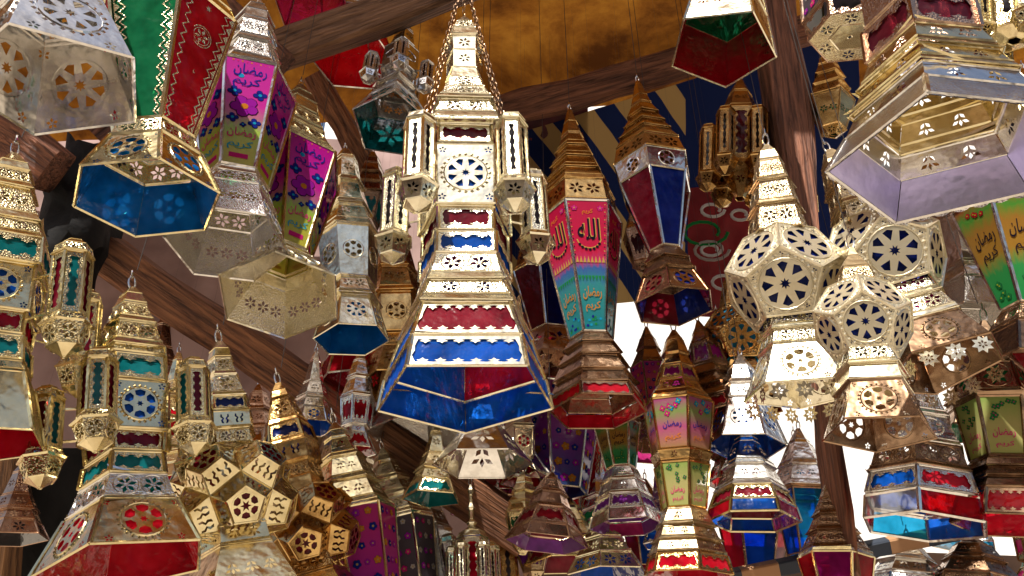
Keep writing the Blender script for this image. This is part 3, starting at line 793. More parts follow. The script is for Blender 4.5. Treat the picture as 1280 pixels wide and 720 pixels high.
LT('gold tiered lantern with a dark pane of pink blossoms, right of the violet paned one', (478, 520), 1.95,
   "@crown 560 4; 567 11 p; 574 15 p; @tiers 577 15; 592 23 d1; 596 27 p; 598 25; 612 33 d2; 617 37 p; 620 34; 636 43 d2; 641 46 p; @panes 645 46; 780 30 a:darkfloral", N=6, phase=-6, metaln='pale')
LT('slender silver lantern with narrow pierced windows at the bottom edge, right of the blossom panes', (515, 545), 2.05,
   "@crown 592 3; 600 13 p; 607 17 p; @neck 610 16; 630 26 d1; 634 30 p; 637 27; 656 36 d2; 660 39 p; @body 664 36; 760 34 wv:dark", N=6, phase=0, metaln='silver', turrets=[(716, 56, 12, 54, 'dark')])
LT('ornate thin gold lantern with beaded spire and a red heart pane, bottom centre', (588, 592), 1.95,
   "@finial 606 2; 612 4; 618 2.5; 628 2.5; 634 6; 638 3; 648 3; 652 7; 657 4; @crown 662 16 p; 668 20 p; @body 671 20; 735 24 wv:red", N=6, phase=0, metaln='pale', turrets=[(704, 38, 8, 26, 'dark')])
LT('second beaded spire lantern, darker, just right of the red heart one', (622, 632), 2.15,
   "@finial 612 2; 640 3; 646 5; 650 3; 662 4; @crown 668 14 p; 674 18 p; @body 677 18; 740 20 wv:dark", N=6, phase=20, metaln='brass')
LT('silver open lantern rim with one white lit panel, directly under the central lantern', (603, 603), 1.95,
   "@neck 480 16; 500 22 f1; 505 20; 525 28 f2; @skirt 528 28; 562 62 d1", N=6, phase=0, metaln='silver')
LT('small lantern with a bright red pane below the white lit silver rim', (645, 640), 2.25, "@neck 530 14; 552 22 f1; @skirt 555 24; 582 50 p:red", N=6, phase=-8, metaln='silver')
LT('hammered silver lantern skirt behind the central lantern, lower left of its blue panes', (525, 520), 2.15, "@neck 430 14; 470 26 f2; @skirt 474 30; 522 62 e", N=6, phase=12, metaln='silver')
LT('bronze lantern with purple panes glowing under its rim, lower centre', (690, 683), 1.95,
   "@crown 590 3; 596 10 p; @tiers 598 12; 610 20 d1; 613 23 p; 615 21; 628 28 d1; 631 32 p; @skirt 633 31; 652 42 w:darkred; 654 43 p; 668 52 p:purple", N=6, phase=4, metaln='copper')
LT('silver lantern with violet and pink windows and a narrow lime pane above', (768, 784), 2.0,
   "@panes/pale 522 28; 580 18 a:greenorange; @lower_tiers 583 20; 594 26 d1; 597 29 p; 599 27; 612 33 d1; 615 36 p; @skirt 617 34; 632 41 w:purple; 634 42 p; 648 47 p:purple,pink", N=6, phase=2, metaln='silver')
LT('long brass lantern with two storeys of floral panes, pink above and lime below', (842, 860), 1.8,
   """@crown 412 3; 420 10 p; @tiers 423 12; 438 18 p; 441 16; 452 22 p; 455 21; 470 27 w:magenta; 473 27; 484 36 d2; 489 41 p; @panes 494 44; 558 36 a:pinkgreen; @waist 560 40; 572 35 f1; @lower_panes 575 35; 632 27 a:limepink;
   @lower_tiers/antique 635 28; 650 36 d1; 653 39 p; 655 36; 668 42 d2; 671 46 p; 673 43; 686 50 d2; @skirt 690 50; 712 56 w:red""", N=6, phase=-14, T=-5, metaln='brass')
LT('small bronze lantern with red pink panes, left of the two storey one', (808, 822), 2.2,
   "@crown 408 2; 418 8 p; @tiers 420 10; 432 16 p; 434 14; 446 22 p; @panes 450 25; 520 18 a:redpink; @base 523 20; 545 34 f1", N=6, phase=10, metaln='bronze')
LT('bronze ridged lantern with one magenta pane against the sky, right of the two storey one', (872, 900), 2.05,
   "@crown 400 2; 410 9 p; @tiers 412 11; 422 18 p; @body 425 20; 450 24 w:magenta; @lower_tiers 453 24; 462 33 p; 465 29; 476 40 p; 479 36; 490 48 p; @skirt 492 46; 508 56 w:red", N=6, phase=-14, metaln='bronze')
LT('silver lantern with dark red window and blue and magenta inner panes, right of centre', (930, 942), 1.85,
   "@crown 520 3; 545 14 p; @tiers/silver 550 16; 572 30 d1; 577 34 p; 580 31; 598 42 d2; 603 46 p; @skirt 606 44; 622 52 w:darkred; 638 57 g:blue,pink,magenta,blue,blue,red", N=6, phase=4, metaln='gold')
LT('white silver lantern skirt with an eight point rosette over blue glass, under the flower fringe', (925, 932), 1.95,
   "@neck 455 15; 472 22 f1; 476 26 p; 479 23; 494 31 f2; @skirt 497 31; 542 50 s8:blue", N=6, phase=0, metaln='silver')
LT('lantern with narrow blue, red and white tapered strips, behind the blue and magenta one', (940, 945), 2.15,
   "@neck 610 20; 640 36 f1; @panes 645 44; 720 30 g:blue,white,red", N=6, phase=12, metaln='bronze')
LT('silver tiered lantern with cyan panes against the sky, beside the lower post', (998, 1012), 2.0,
   "@crown 535 3; 548 12 p; @tiers 552 15; 572 26 d2; 577 30 p; 580 28; 598 38 d2; 603 41 p; @panes/bronze 608 36; 690 26 g:cyan,blue", N=6, phase=10, metaln='silver')
LT('finely pierced bronze spire lantern with magenta panes in gold frames, bottom right of centre', (1034, 1052), 1.65,
   "@crown 602 3; 612 8 p; 620 12 p; @tiers 622 12; 636 20 f2; 640 24 p; 642 21; 656 29 f3; 660 33 p; 662 30; 678 40 f3; 682 44 p; @panes/gold 688 45; 760 32 g:magenta,red", N=6, phase=-4, metaln='bronze')
LT('broad silver lantern with two rows of red and blue windows, lower right', (1138, 1156), 1.6,
   "@crown 455 6; 475 24 p; @tiers 478 26; 506 40 f2; 511 44 p; 514 40; 542 52 s6; 547 57 p; @shoulder/bronze 550 54; 572 62 f2; 577 66 p; @skirt 580 62; 606 70 w:red,blue; 609 72 p; 638 76 g:red,skyblue,blue,cyan,red,white", N=6, phase=30, metaln='silver')
LT('dark bronze lantern with lime floral panes and a green lit rosette, at the right edge', (1230, 1268), 1.55,
   "@crown 400 4; 418 16 p; @collar 422 18; 446 34 p; 450 38 p; 482 46 f1:green; 486 50 p; @panes 492 46; 566 38 a:limepink; @lower_tiers 570 42; 578 48 p; 581 44; 590 54 p; 593 50; 604 60 p; @skirt 608 58; 640 70 x:red", N=6, phase=8, metaln='bronze')
LT('silver domed lantern with white lit piercings at the bottom edge, under the striped plank', (1133, 1138), 1.9,
   "@crown 672 3; 679 16 p; @tiers 681 20; 692 30 d2; 696 36 p; 698 32; 712 44 d2; @skirt 716 46; 760 60 w:blue", N=6, phase=8, metaln='silver')
LT('bronze domed lantern at the bottom right corner', (1214, 1224), 1.85,
   "@crown 668 3; 676 16 p; @tiers 678 22; 690 32 d2; 694 38 p; 696 34; 712 50 d2; @skirt 716 50; 760 66 w:red", N=6, phase=-10, metaln='bronze')
LT('tapered lantern with violet blue printed panes in white bars, behind the bronze red-windowed skirt', (700, 700), 2.3,
   "@collar/bronze 440 40; 470 50 f2; @panes/silver 474 54; 606 34 a:purpleblue", N=6, phase=14, metaln='bronze')
LT('narrow tapered lantern with dark red zigzag panes, behind the purple one', (738, 736), 2.4,
   "@collar/bronze 500 24; 520 32 f2; @panes/silver 524 34; 640 20 a:redz", N=6, phase=0, metaln='bronze')
LT('dark pink floral paned lantern in the shade behind the central lantern', (655, 655), 2.5,
   "@collar/bronze 480 36; 500 44 f2; @panes 504 48; 600 34 a:darkpink", N=6, phase=8, metaln='bronze')
LT('lantern with navy and dark red glass between bars, right of the central lantern', (680, 690), 2.3,
   "@collar/bronze 300 34; 318 40 f2; @panes/silver 322 42; 404 24 g:navy,darkred; @skirt/copper 407 26; 436 50 f1", N=6, phase=18, metaln='bronze')
LT('low lantern with dark red strip windows at the bottom, left of the violet windowed one', (706, 712), 2.2,
   "@tiers 630 18; 650 30 d1; 654 33; 668 42 d2; @skirt 671 42; 694 56 w:darkred", N=6, phase=8, metaln='gold')
LT('pale lantern with pierced tiers at the bottom edge, left of the two storey one', (752, 760), 2.05,
   "@tiers 652 16; 668 26 f1; 671 26; 688 40 f2; @skirt 690 40; 708 52 f2:navy,blue", N=6, phase=20, metaln='pale')
LT('lantern with plain blue and dark red strips in the shade, below the violet windowed one', (806, 812), 2.4,
   "@neck 610 14; 636 28 f1; @panes 640 32; 705 22 g:blue,darkred", N=6, phase=5, metaln='bronze')

# lanterns half lost in the shade further in
back = [
    ('small dark bronze lantern high behind the small turreted silver one', 560, 205, 2.55, 26, 'bronze', 'darkred', 'd'),
    ('bronze lantern with teal window between the two magenta paned ones and the hero', 470, 255, 2.6, 26, 'bronze', 'teal', 'w'),
    ('copper lantern with red glow left of the spiked star balls', 215, 455, 2.2, 30, 'copper', 'red', 'w'),
    ('brown lantern low behind the spiked star balls with orange window', 330, 560, 2.5, 30, 'copper', 'orange', 'w'),
    ('bronze lantern with dark glass behind the white lit silver rim', 565, 500, 2.6, 30, 'bronze', 'dark', 'f1'),
    ('dim copper lantern between the purple panes and the crimson calligraphy one', 800, 530, 2.6, 28, 'copper', 'pink', 'w'),
    ('copper lantern behind the smaller blue star ball', 890, 470, 2.5, 30, 'copper', 'red', 'f1'),
    ('gold lantern in the gap above the silver white lit rosette', 1000, 420, 2.4, 32, 'brass', 'white', 'f1'),
    ('bronze lantern above the many coloured rim, left of the lime floral one', 1190, 500, 2.3, 32, 'bronze', 'green', 'f1'),
    ('copper lantern in the shade at the bottom, between spire and blossom panes', 640, 640, 2.6, 30, 'copper', 'darkred', 'w'),
    ('brown lantern behind the bronze purple one', 725, 600, 2.6, 28, 'bronze', 'purple', 'w'),
    ('dark copper lantern by the left edge under the red skirt', 40, 640, 2.2, 30, 'copper', 'dark', 'f1'),
    ('gold lantern just above the right green paned one', 1265, 165, 2.1, 34, 'gold', 'dark', 'f1'),
    ('dark brass lantern between the post and the huge silver one', 1025, 130, 2.2, 28, 'brass', 'green', 'f2'),
    ('copper lantern under the green paned one at the right edge', 1262, 360, 2.3, 34, 'copper', 'red', 'w'),
]
back += [
    ('dusty brass lantern deep behind the purple paned pair, right of the central rim', 706, 455, 2.6, 26, 'brass', 'wine', 'd2'),
    ('small antique lantern hanging behind the thick diagonal timber end', 455, 610, 2.45, 24, 'antique', 'teal', 's6'),
    ('gold lantern with teal window in front of the timber end, left of the silver rim', 548, 590, 2.0, 26, 'gold', 'teal', 'w'),
    ('silver lantern with red window hanging just below the split timber, mid left', 455, 520, 2.05, 24, 'silver', 'red', 'w'),
    ('small gold lantern with violet window low between the blossom panes and the teal windowed one', 497, 640, 2.15, 26, 'gold', 'purple', 'w'),
    ('silver lantern with blue star window, tucked under the red paned rim at mid left', 400, 500, 2.1, 22, 'silver', 'blue', 's6'),
    ('pale lantern with red six point stars between the silver rim and the purple paned one', 648, 560, 2.2, 24, 'pale', 'red', 's6'),
    ('gold lantern with green window hanging low right of the beaded spires', 655, 655, 2.05, 24, 'gold', 'green', 'w'),
    ('little silver lantern with blue window between the violet windowed and two storey ones', 818, 650, 2.2, 20, 'silver', 'blue', 'w'),
    ('antique lantern with cyan window between the bronze spire and the cyan paned one', 985, 625, 2.25, 20, 'antique', 'cyan', 'w'),
    ('dark bronze lantern silhouetted in the white gap right of the lower post', 1098, 545, 2.5, 16, 'bronze', 'blue', 'w'),
    ('gold lantern with red window in the shade left of the larger spiked ball', 232, 500, 2.1, 22, 'gold', 'red', 'w'),
    ('tiny tarnished lantern in the shade under the central lantern, left side', 545, 615, 2.5, 22, 'antique', 'blue', 'w'),
    ('antique gold lantern between the smaller spiked ball and the violet pane', 395, 560, 2.4, 24, 'antique', 'red', 'f1'),
    ('silver lantern with a green window behind the violet windowed one', 742, 625, 2.35, 24, 'silver', 'green', 'w'),
    ('dark lantern with bright red window left of the silver dark red windowed one', 895, 560, 2.3, 26, 'bronze', 'red', 'w'),
    ('silver lantern with drop piercings in the jumble below the leaning ball', 1128, 470, 2.1, 32, 'silver', 'white', 'd2'),
    ('antique lantern with six point stars low at the right edge', 1272, 600, 2.1, 30, 'antique', 'red', 's6'),
    ('brass lantern with wine glass behind the small turreted brass one', 978, 205, 2.65, 26, 'brass', 'wine', 'w'),
    ('pale lantern behind the sky-tinted rim, above the polished fluted one', 1150, 262, 2.2, 28, 'pale', 'navy', 's6'),
    ('tarnished lantern with magenta window behind the beaded spire', 600, 610, 2.5, 22, 'bronze', 'magenta', 'w'),
    ('dark lantern with orange window at the bottom, left of the spire', 535, 665, 2.3, 24, 'bronze', 'orange', 'w'),
    ('antique lantern with a purple window at the bottom edge right of the spire', 662, 690, 2.2, 24, 'antique', 'purple', 'w'),
    ('small gold lantern with red six point stars behind the left turrets', 245, 570, 2.0, 26, 'gold', 'red', 's6'),
    ('antique lantern with navy window between the slim pale one and the central one', 455, 400, 2.5, 24, 'antique', 'navy', 'w'),
    ('wine windowed lantern in the dark behind the crimson calligraphy panes', 800, 300, 2.7, 26, 'copper', 'wine', 'w'),
    ('silver lantern with cyan window behind the striped plank, near the white sky block', 1180, 650, 2.2, 26, 'silver', 'cyan', 'w'),
    ('brass lantern with pink window above the bottom right corner domes', 1272, 690, 2.0, 26, 'brass', 'pink', 'w'),
]
for bi, (lab, x, y, d, r, m, g, k) in enumerate(back):
    k2 = k if k != 'd' else 'd1'
    xs = (x - (x - 640) * -.02, x + (x - 640) * .05 + random.uniform(-6, 6))
    if bi % 3 == 0:
        sp = f"@crown {y-80} 3; {y-72} {r*.35} p; @tiers {y-70} {r*.38}; {y-54} {r*.6} f1; {y-51} {r*.7} p; {y-49} {r*.6}; {y-32} {r*.85} f2; {y-29} {r*.95} p; @body {y-27} {r*.85}; {y+8} {r*.75} {k2}:{g}; @waist {y+10} {r*.6}; @skirt {y+18} {r*.7} f1; {y+36} {r*1.15} {k2}:{g}"
    elif bi % 3 == 1:
        sp = f"@crown {y-66} 3; {y-60} {r*.4} p; {y-54} {r*.5} p; @tiers {y-52} {r*.5}; {y-44} {r*.72} p; {y-41} {r*.6}; {y-32} {r*.9} p; {y-29} {r*.8}; {y-20} {r*1.05} d2; @body {y-17} {r*1.0}; {y+22} {r*.55} {k2}:{g}; @base {y+24} {r*.6}; {y+36} {r*.2} f1"
    else:
        sp = f"@crown {y-60} 3; {y-52} {r*.3} p; @neck {y-50} {r*.3}; {y-26} {r*.55} f1; @tiers {y-24} {r*.6}; {y-10} {r*.9} d1; {y-7} {r*.98}; {y-5} {r*.88}; {y+6} {r*1.1} f2; @skirt {y+8} {r*1.1}; {y+24} {r*1.45} {k2}:{g}"
    LT(lab, xs, d, sp, N=5 if bi % 4 == 1 else 6, phase=random.uniform(-25, 25), metaln=m)

# ================================================================== TIMBER
WOODS = [wood('timber_brown', (.42, .17, .07), (.08, .026, .012)), wood('timber_red', (.42, .165, .085), (.07, .024, .014)), wood('timber_grey', (.46, .24, .13), (.10, .045, .022))]
def beam(name, label, cat, p, q, w, t, mat, roll=0, group='rough timbers of the roof', kind=None, jit=.007, seed=0, taper=1):
    rnd = random.Random(seed); p = Vector(p); q = Vector(q); L = (q - p).length; z = (q - p).normalized()
    y = (FWD - z * FWD.dot(z)).normalized(); x = y.cross(z); M = Matrix((x, y, z)).transposed()
    n = max(6, int(L / .16)); prof = [(-1, -.8), (-.8, -1), (.8, -1), (1, -.8), (1, .8), (.8, 1), (-.8, 1), (-1, .8)]
    mb = MB(); vs = []
    for i in range(n + 1):
        bx, by = rnd.uniform(-jit, jit), rnd.uniform(-jit, jit)
        for a, b in prof: vs.append((a * w / 2 * lin(taper, 1, max(0, min(1, (i / n - .56) * 5.5))) + bx + rnd.uniform(-jit, jit) * .5, b * t / 2 + by + rnd.uniform(-jit, jit) * .5, L * i / n))
    fs = [(i * 8 + k, i * 8 + (k + 1) % 8, (i + 1) * 8 + (k + 1) % 8, (i + 1) * 8 + k) for i in range(n) for k in range(8)] + [tuple(range(8))[::-1], tuple(range(n * 8, n * 8 + 8))]
    mb.add(vs, fs); o = mb.build(name, mat)
    o.matrix_world = Matrix.Translation(p) @ M.to_4x4()
    return tag(o, label, cat, group, kind)
beam('roof_beam', 'worn grey brown beam rising to the top edge left of the canvas', 'beam', at(345, 66, 2.5), at(1000, -175, 2.5), .105, .10, WOODS[2], seed=1)
beam('roof_beam', 'long dark beam under the lower edge of the orange canvas', 'beam', at(600, 148, 2.75), at(1330, -52, 2.75), .10, .10, WOODS[1], seed=2)
beam('diagonal_beam', 'thick split diagonal timber running down behind the lower left lanterns', 'beam', at(85, 285, 2.35), at(660, 672, 2.2), .112, .07, WOODS[0], seed=3)
beam('roof_beam', 'short timber stub at the upper left behind the silver lantern', 'beam', at(-60, 120, 2.2), at(70, 215, 2.2), .12, .1, WOODS[1], seed=4)
beam('roof_beam', 'steep timber above the magenta panes', 'beam', at(225, -40, 2.3), at(350, 85, 2.3), .09, .09, WOODS[1], seed=5)
beam('roof_beam', 'thin timber sloping down left of the small turreted silver lantern', 'beam', at(395, 95, 2.8), at(500, 290, 2.8), .08, .08, WOODS[0], seed=6)
beam('roof_beam', 'broken timber with pale edge crossing the dark bundle at the left', 'beam', at(130, 180, 2.5), at(300, 40, 2.6), .10, .08, WOODS[1], seed=7)
# post: upright, standing on the ground
P = at(1003, 290, 2.1); hd = P - CAM; hd.z = 0; hd.normalize()
d = ray(958, -60); s = (P - CAM).dot(hd) / d.dot(hd); Pt = CAM + d * s
dirn = (P - Pt).normalized(); Pb = P + dirn * (P.z / -dirn.z)
beam('wooden_post', 'upright reddish wooden post in front of the canvas, right of centre', 'post', Pb, Pt + (Pt - Pb).normalized() * .4, .112, .10, WOODS[1], seed=8, group='rough timbers of the roof', taper=.22)

# striped plank: painted in blocks
m, nt, out, N, L = newmat('striped_paint')
b = N('ShaderNodeBsdfPrincipled'); L(b.outputs[0], out.inputs[0]); tc = N('ShaderNodeTexCoord'); s_ = N('ShaderNodeSeparateXYZ'); L(tc.outputs['Object'], s_.inputs[0])
q = N('ShaderNodeMath', operation='MULTIPLY'); L(s_.outputs['Z'], q.inputs[0]); q.inputs[1].default_value = 5.6
fr_ = N('ShaderNodeMath', operation='FRACT'); L(q.outputs[0], fr_.inputs[0])
r = ramp(N, [(0, (.02, .03, .05)), (.5, (.42, .22, .10))]); r.color_ramp.interpolation = 'CONSTANT'; L(fr_.outputs[0], r.inputs[0]); L(r.outputs[0], b.inputs['Base Color']); b.inputs['Roughness'].default_value = .6
beam('striped_plank', 'narrow plank painted in navy and tan blocks, lower right', 'plank', at(880, 728, 1.9), at(1330, 638, 1.9), .034, .03, m, group=None, jit=.001)

# ================================================================== SETTING
def simple(name, c, rough=.8, scale=4, c2=None, bump=.3):
    m, nt, out, N, L = newmat(name)
    b = N('ShaderNodeBsdfPrincipled'); L(b.outputs[0], out.inputs[0]); b.inputs['Roughness'].default_value = rough
    tc = N('ShaderNodeTexCoord'); n = N('ShaderNodeTexNoise'); n.inputs['Scale'].default_value = scale; n.inputs['Detail'].default_value = 8
    L(tc.outputs['Object'], n.inputs['Vector'])
    r = ramp(N, [(.35, c2 or tuple(v * .6 for v in c)), (.65, c)]); L(n.outputs['Fac'], r.inputs[0]); L(r.outputs[0], b.inputs['Base Color'])
    bp = N('ShaderNodeBump'); bp.inputs['Strength'].default_value = bump; bp.inputs['Distance'].default_value = .02; L(n.outputs['Fac'], bp.inputs['Height']); L(bp.outputs[0], b.inputs['Normal'])
    return m
mb = MB(); S = 600; mb.add([(-S, -S, 0), (S, -S, 0), (S, S, 0), (-S, S, 0)], [(0, 1, 2, 3)])
tag(mb.build('ground', simple('sandy_ground', (.52, .44, .34), scale=1.5)), kind='structure')

# canvas roof
from mathutils import noise
def cloth(name, P00, P10, P01, P11, nx, ny, amp, mat, fn=None):
    mb = MB(); vs = []; uv = []
    n = (P10 - P00).cross(P01 - P00).normalized()
    for j in range(ny + 1):
        for i in range(nx + 1):
            u, v = i / nx, j / ny; p = P00.lerp(P10, u).lerp(P01.lerp(P11, u), v)
            a = fn(u, v) if fn else abs(noise.noise(Vector((u * 4 + v * 3, v * 2.2, 3)))) * 1.6 + .3 * abs(noise.noise(Vector((u * 9 - v * 4, v * 3, 1)))) + .15 * noise.noise(Vector((u * 14 + v * 9, v * 5, 7)))
            vs.append(p + n * (a * amp)); uv.append((u, v))
    fs = [(j * (nx + 1) + i, j * (nx + 1) + i + 1, (j + 1) * (nx + 1) + i + 1, (j + 1) * (nx + 1) + i) for j in range(ny) for i in range(nx)]
    mb.add(vs, fs); mb.uv = uv
    return mb.build(name, mat, smooth=True)
m, nt, out, N, L = newmat('orange_canvas')
tc = N('ShaderNodeTexCoord'); n = N('ShaderNodeTexNoise'); n.inputs['Scale'].default_value = 2.6; n.inputs['Detail'].default_value = 12; n.inputs['Roughness'].default_value = .66; n.inputs['Distortion'].default_value = .25; L(tc.outputs['Object'], n.inputs['Vector'])
r = ramp(N, [(.36, (.085, .028, .007)), (.47, (.22, .08, .012)), (.56, (.33, .135, .018)), (.70, (.46, .21, .03))]); L(n.outputs['Fac'], r.inputs[0])
dd = N('ShaderNodeBsdfDiffuse'); tt = N('ShaderNodeBsdfTranslucent'); mx = N('ShaderNodeMixShader'); mx.inputs[0].default_value = .17
L(r.outputs[0], dd.inputs[0]); L(r.outputs[0], tt.inputs[0]); L(dd.outputs[0], mx.inputs[1]); L(tt.outputs[0], mx.inputs[2]); L(mx.outputs[0], out.inputs[0])
tag(cloth('roof_canvas', Vector((-3.6, .55, 4.42)), Vector((3.4, .75, 4.5)), Vector((-3.6, 3.1, 4.3)), Vector((3.4, 2.60, 4.36)), 90, 50, .13, m),
    'folded orange brown canvas sheet stretched over the beams as a roof', 'canvas')

# striped cloth, hanging behind the beam
m, nt, out, N, L = newmat('striped_cloth')
tc = N('ShaderNodeTexCoord'); s_ = N('ShaderNodeSeparateXYZ'); L(tc.outputs['UV'], s_.inputs[0])
a = N('ShaderNodeMath', operation='MULTIPLY_ADD'); L(s_.outputs['X'], a.inputs[0]); a.inputs[1].default_value = 8.5
c = N('ShaderNodeMath', operation='MULTIPLY'); L(s_.outputs['Y'], c.inputs[0]); c.inputs[1].default_value = -3.0; L(c.outputs[0], a.inputs[2])
f = N('ShaderNodeMath', operation='FRACT'); L(a.outputs[0], f.inputs[0])
g = N('ShaderNodeMath', operation='LESS_THAN'); L(s_.outputs['X'], g.inputs[0]); g.inputs[1].default_value = .50
g2 = N('ShaderNodeMath', operation='GREATER_THAN'); L(f.outputs[0], g2.inputs[0]); g2.inputs[1].default_value = .5
mu = N('ShaderNodeMath', operation='MULTIPLY'); L(g.outputs[0], mu.inputs[0]); L(g2.outputs[0], mu.inputs[1])
mc = N('ShaderNodeMix', data_type='RGBA'); L(mu.outputs[0], mc.inputs[0]); mc.inputs[6].default_value = (.012, .02, .075, 1); mc.inputs[7].default_value = (.40, .26, .10, 1)
dd = N('ShaderNodeBsdfDiffuse'); tt = N('ShaderNodeBsdfTranslucent'); mx = N('ShaderNodeMixShader'); mx.inputs[0].default_value = .3
L(mc.outputs[2], dd.inputs[0]); L(mc.outputs[2], tt.inputs[0]); L(dd.outputs[0], mx.inputs[1]); L(tt.outputs[0], mx.inputs[2]); L(mx.outputs[0], out.inputs[0])
tag(cloth('striped_cloth', at(640, 168, 3.0), at(1075, 35, 3.0), at(640, 392, 3.0), at(1075, 350, 3.0), 40, 20, .03, m), 'dark blue cloth with tan diagonal stripes hanging behind the brass lanterns', 'cloth')
# patterned red cloth, scrolls
m2 = simple('red_cloth', (.32, .015, .02), scale=8)
pc = bpy.data.objects.new('patterned_cloth', None); COL.objects.link(pc); pc.location = at(900, 330, 2.85)
tag(pc, 'red hanging with green and white scrollwork, below the striped cloth', 'cloth')
inv = Matrix.Translation(-Vector(pc.location))
o = cloth('cloth_sheet', at(860, 235, 2.85), at(960, 225, 2.85), at(860, 395, 2.85), at(960, 400, 2.85), 20, 20, .015, m2); o.parent = pc; o.location = -Vector(pc.location)
for i, (cx, cy, rr, inkn) in enumerate([(890, 262, 16, 'ink_white'), (925, 268, 13, 'ink_white'), (888, 312, 24, 'ink_silver'), (888, 312, 14, 'ink_white'), (905, 352, 18, 'ink_white'), (880, 290, 30, 'ink_green'), (930, 330, 14, 'ink_silver')]):
    mb = MB(); mb.tube([at(cx + rr * math.cos(t) * (1 - t * .06), cy + rr * .6 * math.sin(t) * (1 - t * .06), 2.80) - Vector(pc.location) for t in [k * .45 for k in range(16)]], .006, 0, 5)
    mb.build('scroll_trim', ink(inkn), pc)

# plaster wall at the left and back
mp = simple('pink_plaster', (.42, .28, .25), scale=3, c2=(.20, .12, .105), bump=.6)
mb = MB(); mb.add([(-4.5, 3.1, 0), (.05, 3.35, 0), (.05, 3.55, 0), (-4.5, 3.3, 0), (-4.5, 3.1, 4.7), (.05, 3.35, 4.6), (.05, 3.55, 4.6), (-4.5, 3.3, 4.7)],
                  [(0, 1, 5, 4), (1, 2, 6, 5), (2, 3, 7, 6), (3, 0, 4, 7), (4, 5, 6, 7)])
tag(mb.build('plaster_wall', mp), 'mauve pink plaster wall behind the lanterns on the left', 'wall')
mb = MB(); mb.add([(.05, 3.9, 0), (4.8, 3.9, 0), (4.8, 4.05, 0), (.05, 4.05, 0), (.05, 3.9, 2.62), (4.8, 3.9, 2.45), (4.8, 4.05, 2.45), (.05, 4.05, 2.62)],
                  [(0, 1, 5, 4), (1, 2, 6, 5), (2, 3, 7, 6), (3, 0, 4, 7), (4, 5, 6, 7)])
tag(mb.build('plaster_wall', simple('brown_wall', (.20, .12, .08), scale=5)), 'low brown wall far behind the lower right lanterns', 'wall')

mb = MB()
def block(mb, x0, x1, y0, y1, z0, z1):
    mb.add([(x0, y0, z0), (x1, y0, z0), (x1, y1, z0), (x0, y1, z0), (x0, y0, z1), (x1, y0, z1), (x1, y1, z1), (x0, y1, z1)],
           [(0, 1, 5, 4), (1, 2, 6, 5), (2, 3, 7, 6), (3, 0, 4, 7), (4, 5, 6, 7), (3, 2, 1, 0)])
block(mb, -3, 14, 9.5, 10, 0, 14)  # added block, stands in for the overexposed white sky in the gaps
tag(mb.build('sky_glare_block', simple('sky_glare_white', (.80, .78, .74), scale=2, c2=(.62, .60, .57))), 'added white block standing in for overexposed sky between the right hand lanterns', 'wall')
tag(cloth('dark_red_cloth', at(560, 150, 3.05), at(735, 130, 3.0), at(560, 420, 3.0), at(735, 420, 3.0), 16, 12, .04, simple('wine_cloth', (.16, .02, .02), scale=6, c2=(.04, .01, .012))), 'dark wine red cloth hanging behind the right side of the central lantern', 'cloth')
bl = bpy.data.objects.new('added_reflection_building', None); COL.objects.link(bl); bl.location = (0, -6, 0)  # out of view, added so the metal has something darker to reflect
tag(bl, 'unseen building behind the camera, added to darken reflections in the metal', 'building')
mb = MB(); block(mb, -9, -2.5, -3, 0, 0, 6.6); mb.build('wall', simple('unseen_plaster', (.34, .22, .14), scale=1.2), bl)
mb = MB(); block(mb, -2.5, 1.6, -3, 0, 0, 4.6); mb.build('wall', simple('unseen_plaster_pale', (.46, .34, .24), scale=1.2), bl)
mb = MB(); block(mb, 1.6, 9, -3, 0, 0, 5.9); mb.build('wall', simple('unseen_brick', (.30, .15, .09), scale=1.2), bl)
for x in (-7, -5, -3.4, -1, .6, 2.6, 4.6, 6.8):
    for z_ in (.02, 2.7):
        mb = MB(); block(mb, x, x + .9, 0, .05, z_, z_ + (2.1 if z_ < 1 else 1.3)); mb.build('shutter', simple('dark_shutter', (.05, .035, .025)) if x == -7 and z_ < 1 else bpy.data.materials['dark_shutter'], bl)

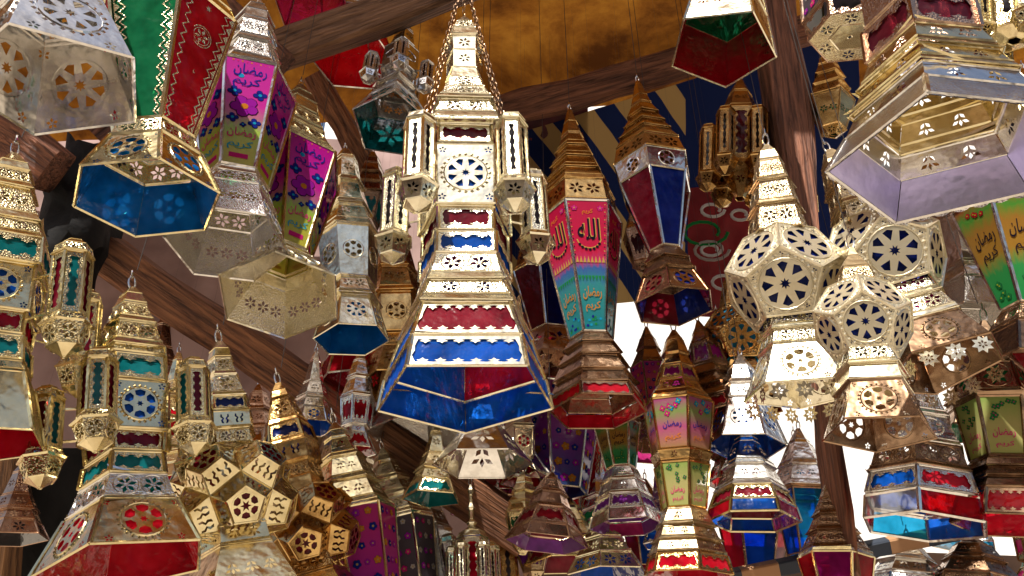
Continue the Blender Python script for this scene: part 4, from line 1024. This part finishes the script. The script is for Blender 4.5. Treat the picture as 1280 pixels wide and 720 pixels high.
# dark bundle tied at the left
mdark = simple('black_cloth_and_sheet', (.005, .004, .004), rough=.95, scale=20)
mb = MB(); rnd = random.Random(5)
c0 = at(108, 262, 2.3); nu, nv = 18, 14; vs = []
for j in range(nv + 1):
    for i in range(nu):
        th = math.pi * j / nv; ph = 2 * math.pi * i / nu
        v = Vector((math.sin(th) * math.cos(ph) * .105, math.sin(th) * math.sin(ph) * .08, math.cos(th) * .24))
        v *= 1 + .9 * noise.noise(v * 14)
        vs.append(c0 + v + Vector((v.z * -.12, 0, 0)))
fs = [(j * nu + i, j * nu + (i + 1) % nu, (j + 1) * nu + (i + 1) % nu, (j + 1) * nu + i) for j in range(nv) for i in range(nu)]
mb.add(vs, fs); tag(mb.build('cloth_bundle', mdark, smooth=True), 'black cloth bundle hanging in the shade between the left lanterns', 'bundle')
mb = MB(); w = MB()
tag(cloth('void_sheet', at(20, 560, 2.5), at(115, 560, 2.5), at(-10, 790, 2.4), at(110, 790, 2.4), 12, 12, .04, mdark), 'black sheet filling the void at the lower left corner', 'cloth')  # plain black sheet filling the corner
beam('side_post', 'short orange brown timber upright at the lower left edge', 'post', at(10, 560, 2.45), at(-10, 760, 2.3), .10, .08, wood('timber_orange', (.40, .20, .08), (.12, .05, .02)), seed=12)

# ================================================================== LIGHT
w = bpy.data.worlds.new('World'); scene.world = w; w.use_nodes = True
nt = w.node_tree; bg = nt.nodes['Background']; sky = nt.nodes.new('ShaderNodeTexSky'); sky.sky_type = 'NISHITA'; sky.sun_disc = False
SE, SA = R(52), R(-158)      # sun behind the camera, a little to the left
sky.sun_elevation = SE; sky.sun_rotation = SA; sky.air_density = 1; sky.dust_density = 3; sky.ozone_density = 1
nt.links.new(sky.outputs[0], bg.inputs[0]); bg.inputs[1].default_value = .075
sd = Vector((math.sin(SA) * math.cos(SE), math.cos(SA) * math.cos(SE), math.sin(SE)))
ld = bpy.data.lights.new('sun', 'SUN'); ld.energy = 4.6; ld.angle = R(.5); ld.color = (1, .95, .87)
lo = bpy.data.objects.new('sun', ld); COL.objects.link(lo); lo.rotation_euler = (-sd).to_track_quat('-Z', 'Y').to_euler(); lo.location = sd * 20
vs_ = scene.view_settings; vs_.view_transform = 'Standard'; vs_.look = 'None'; vs_.exposure = .7; vs_.gamma = 1; vs_.use_curve_mapping = False
scene.cycles.max_bounces = 8; scene.cycles.transparent_max_bounces = 12; scene.cycles.glossy_bounces = 5; scene.cycles.diffuse_bounces = 3
scene.cycles.sample_clamp_indirect = 6; scene.cycles.caustics_reflective = False; scene.cycles.caustics_refractive = False
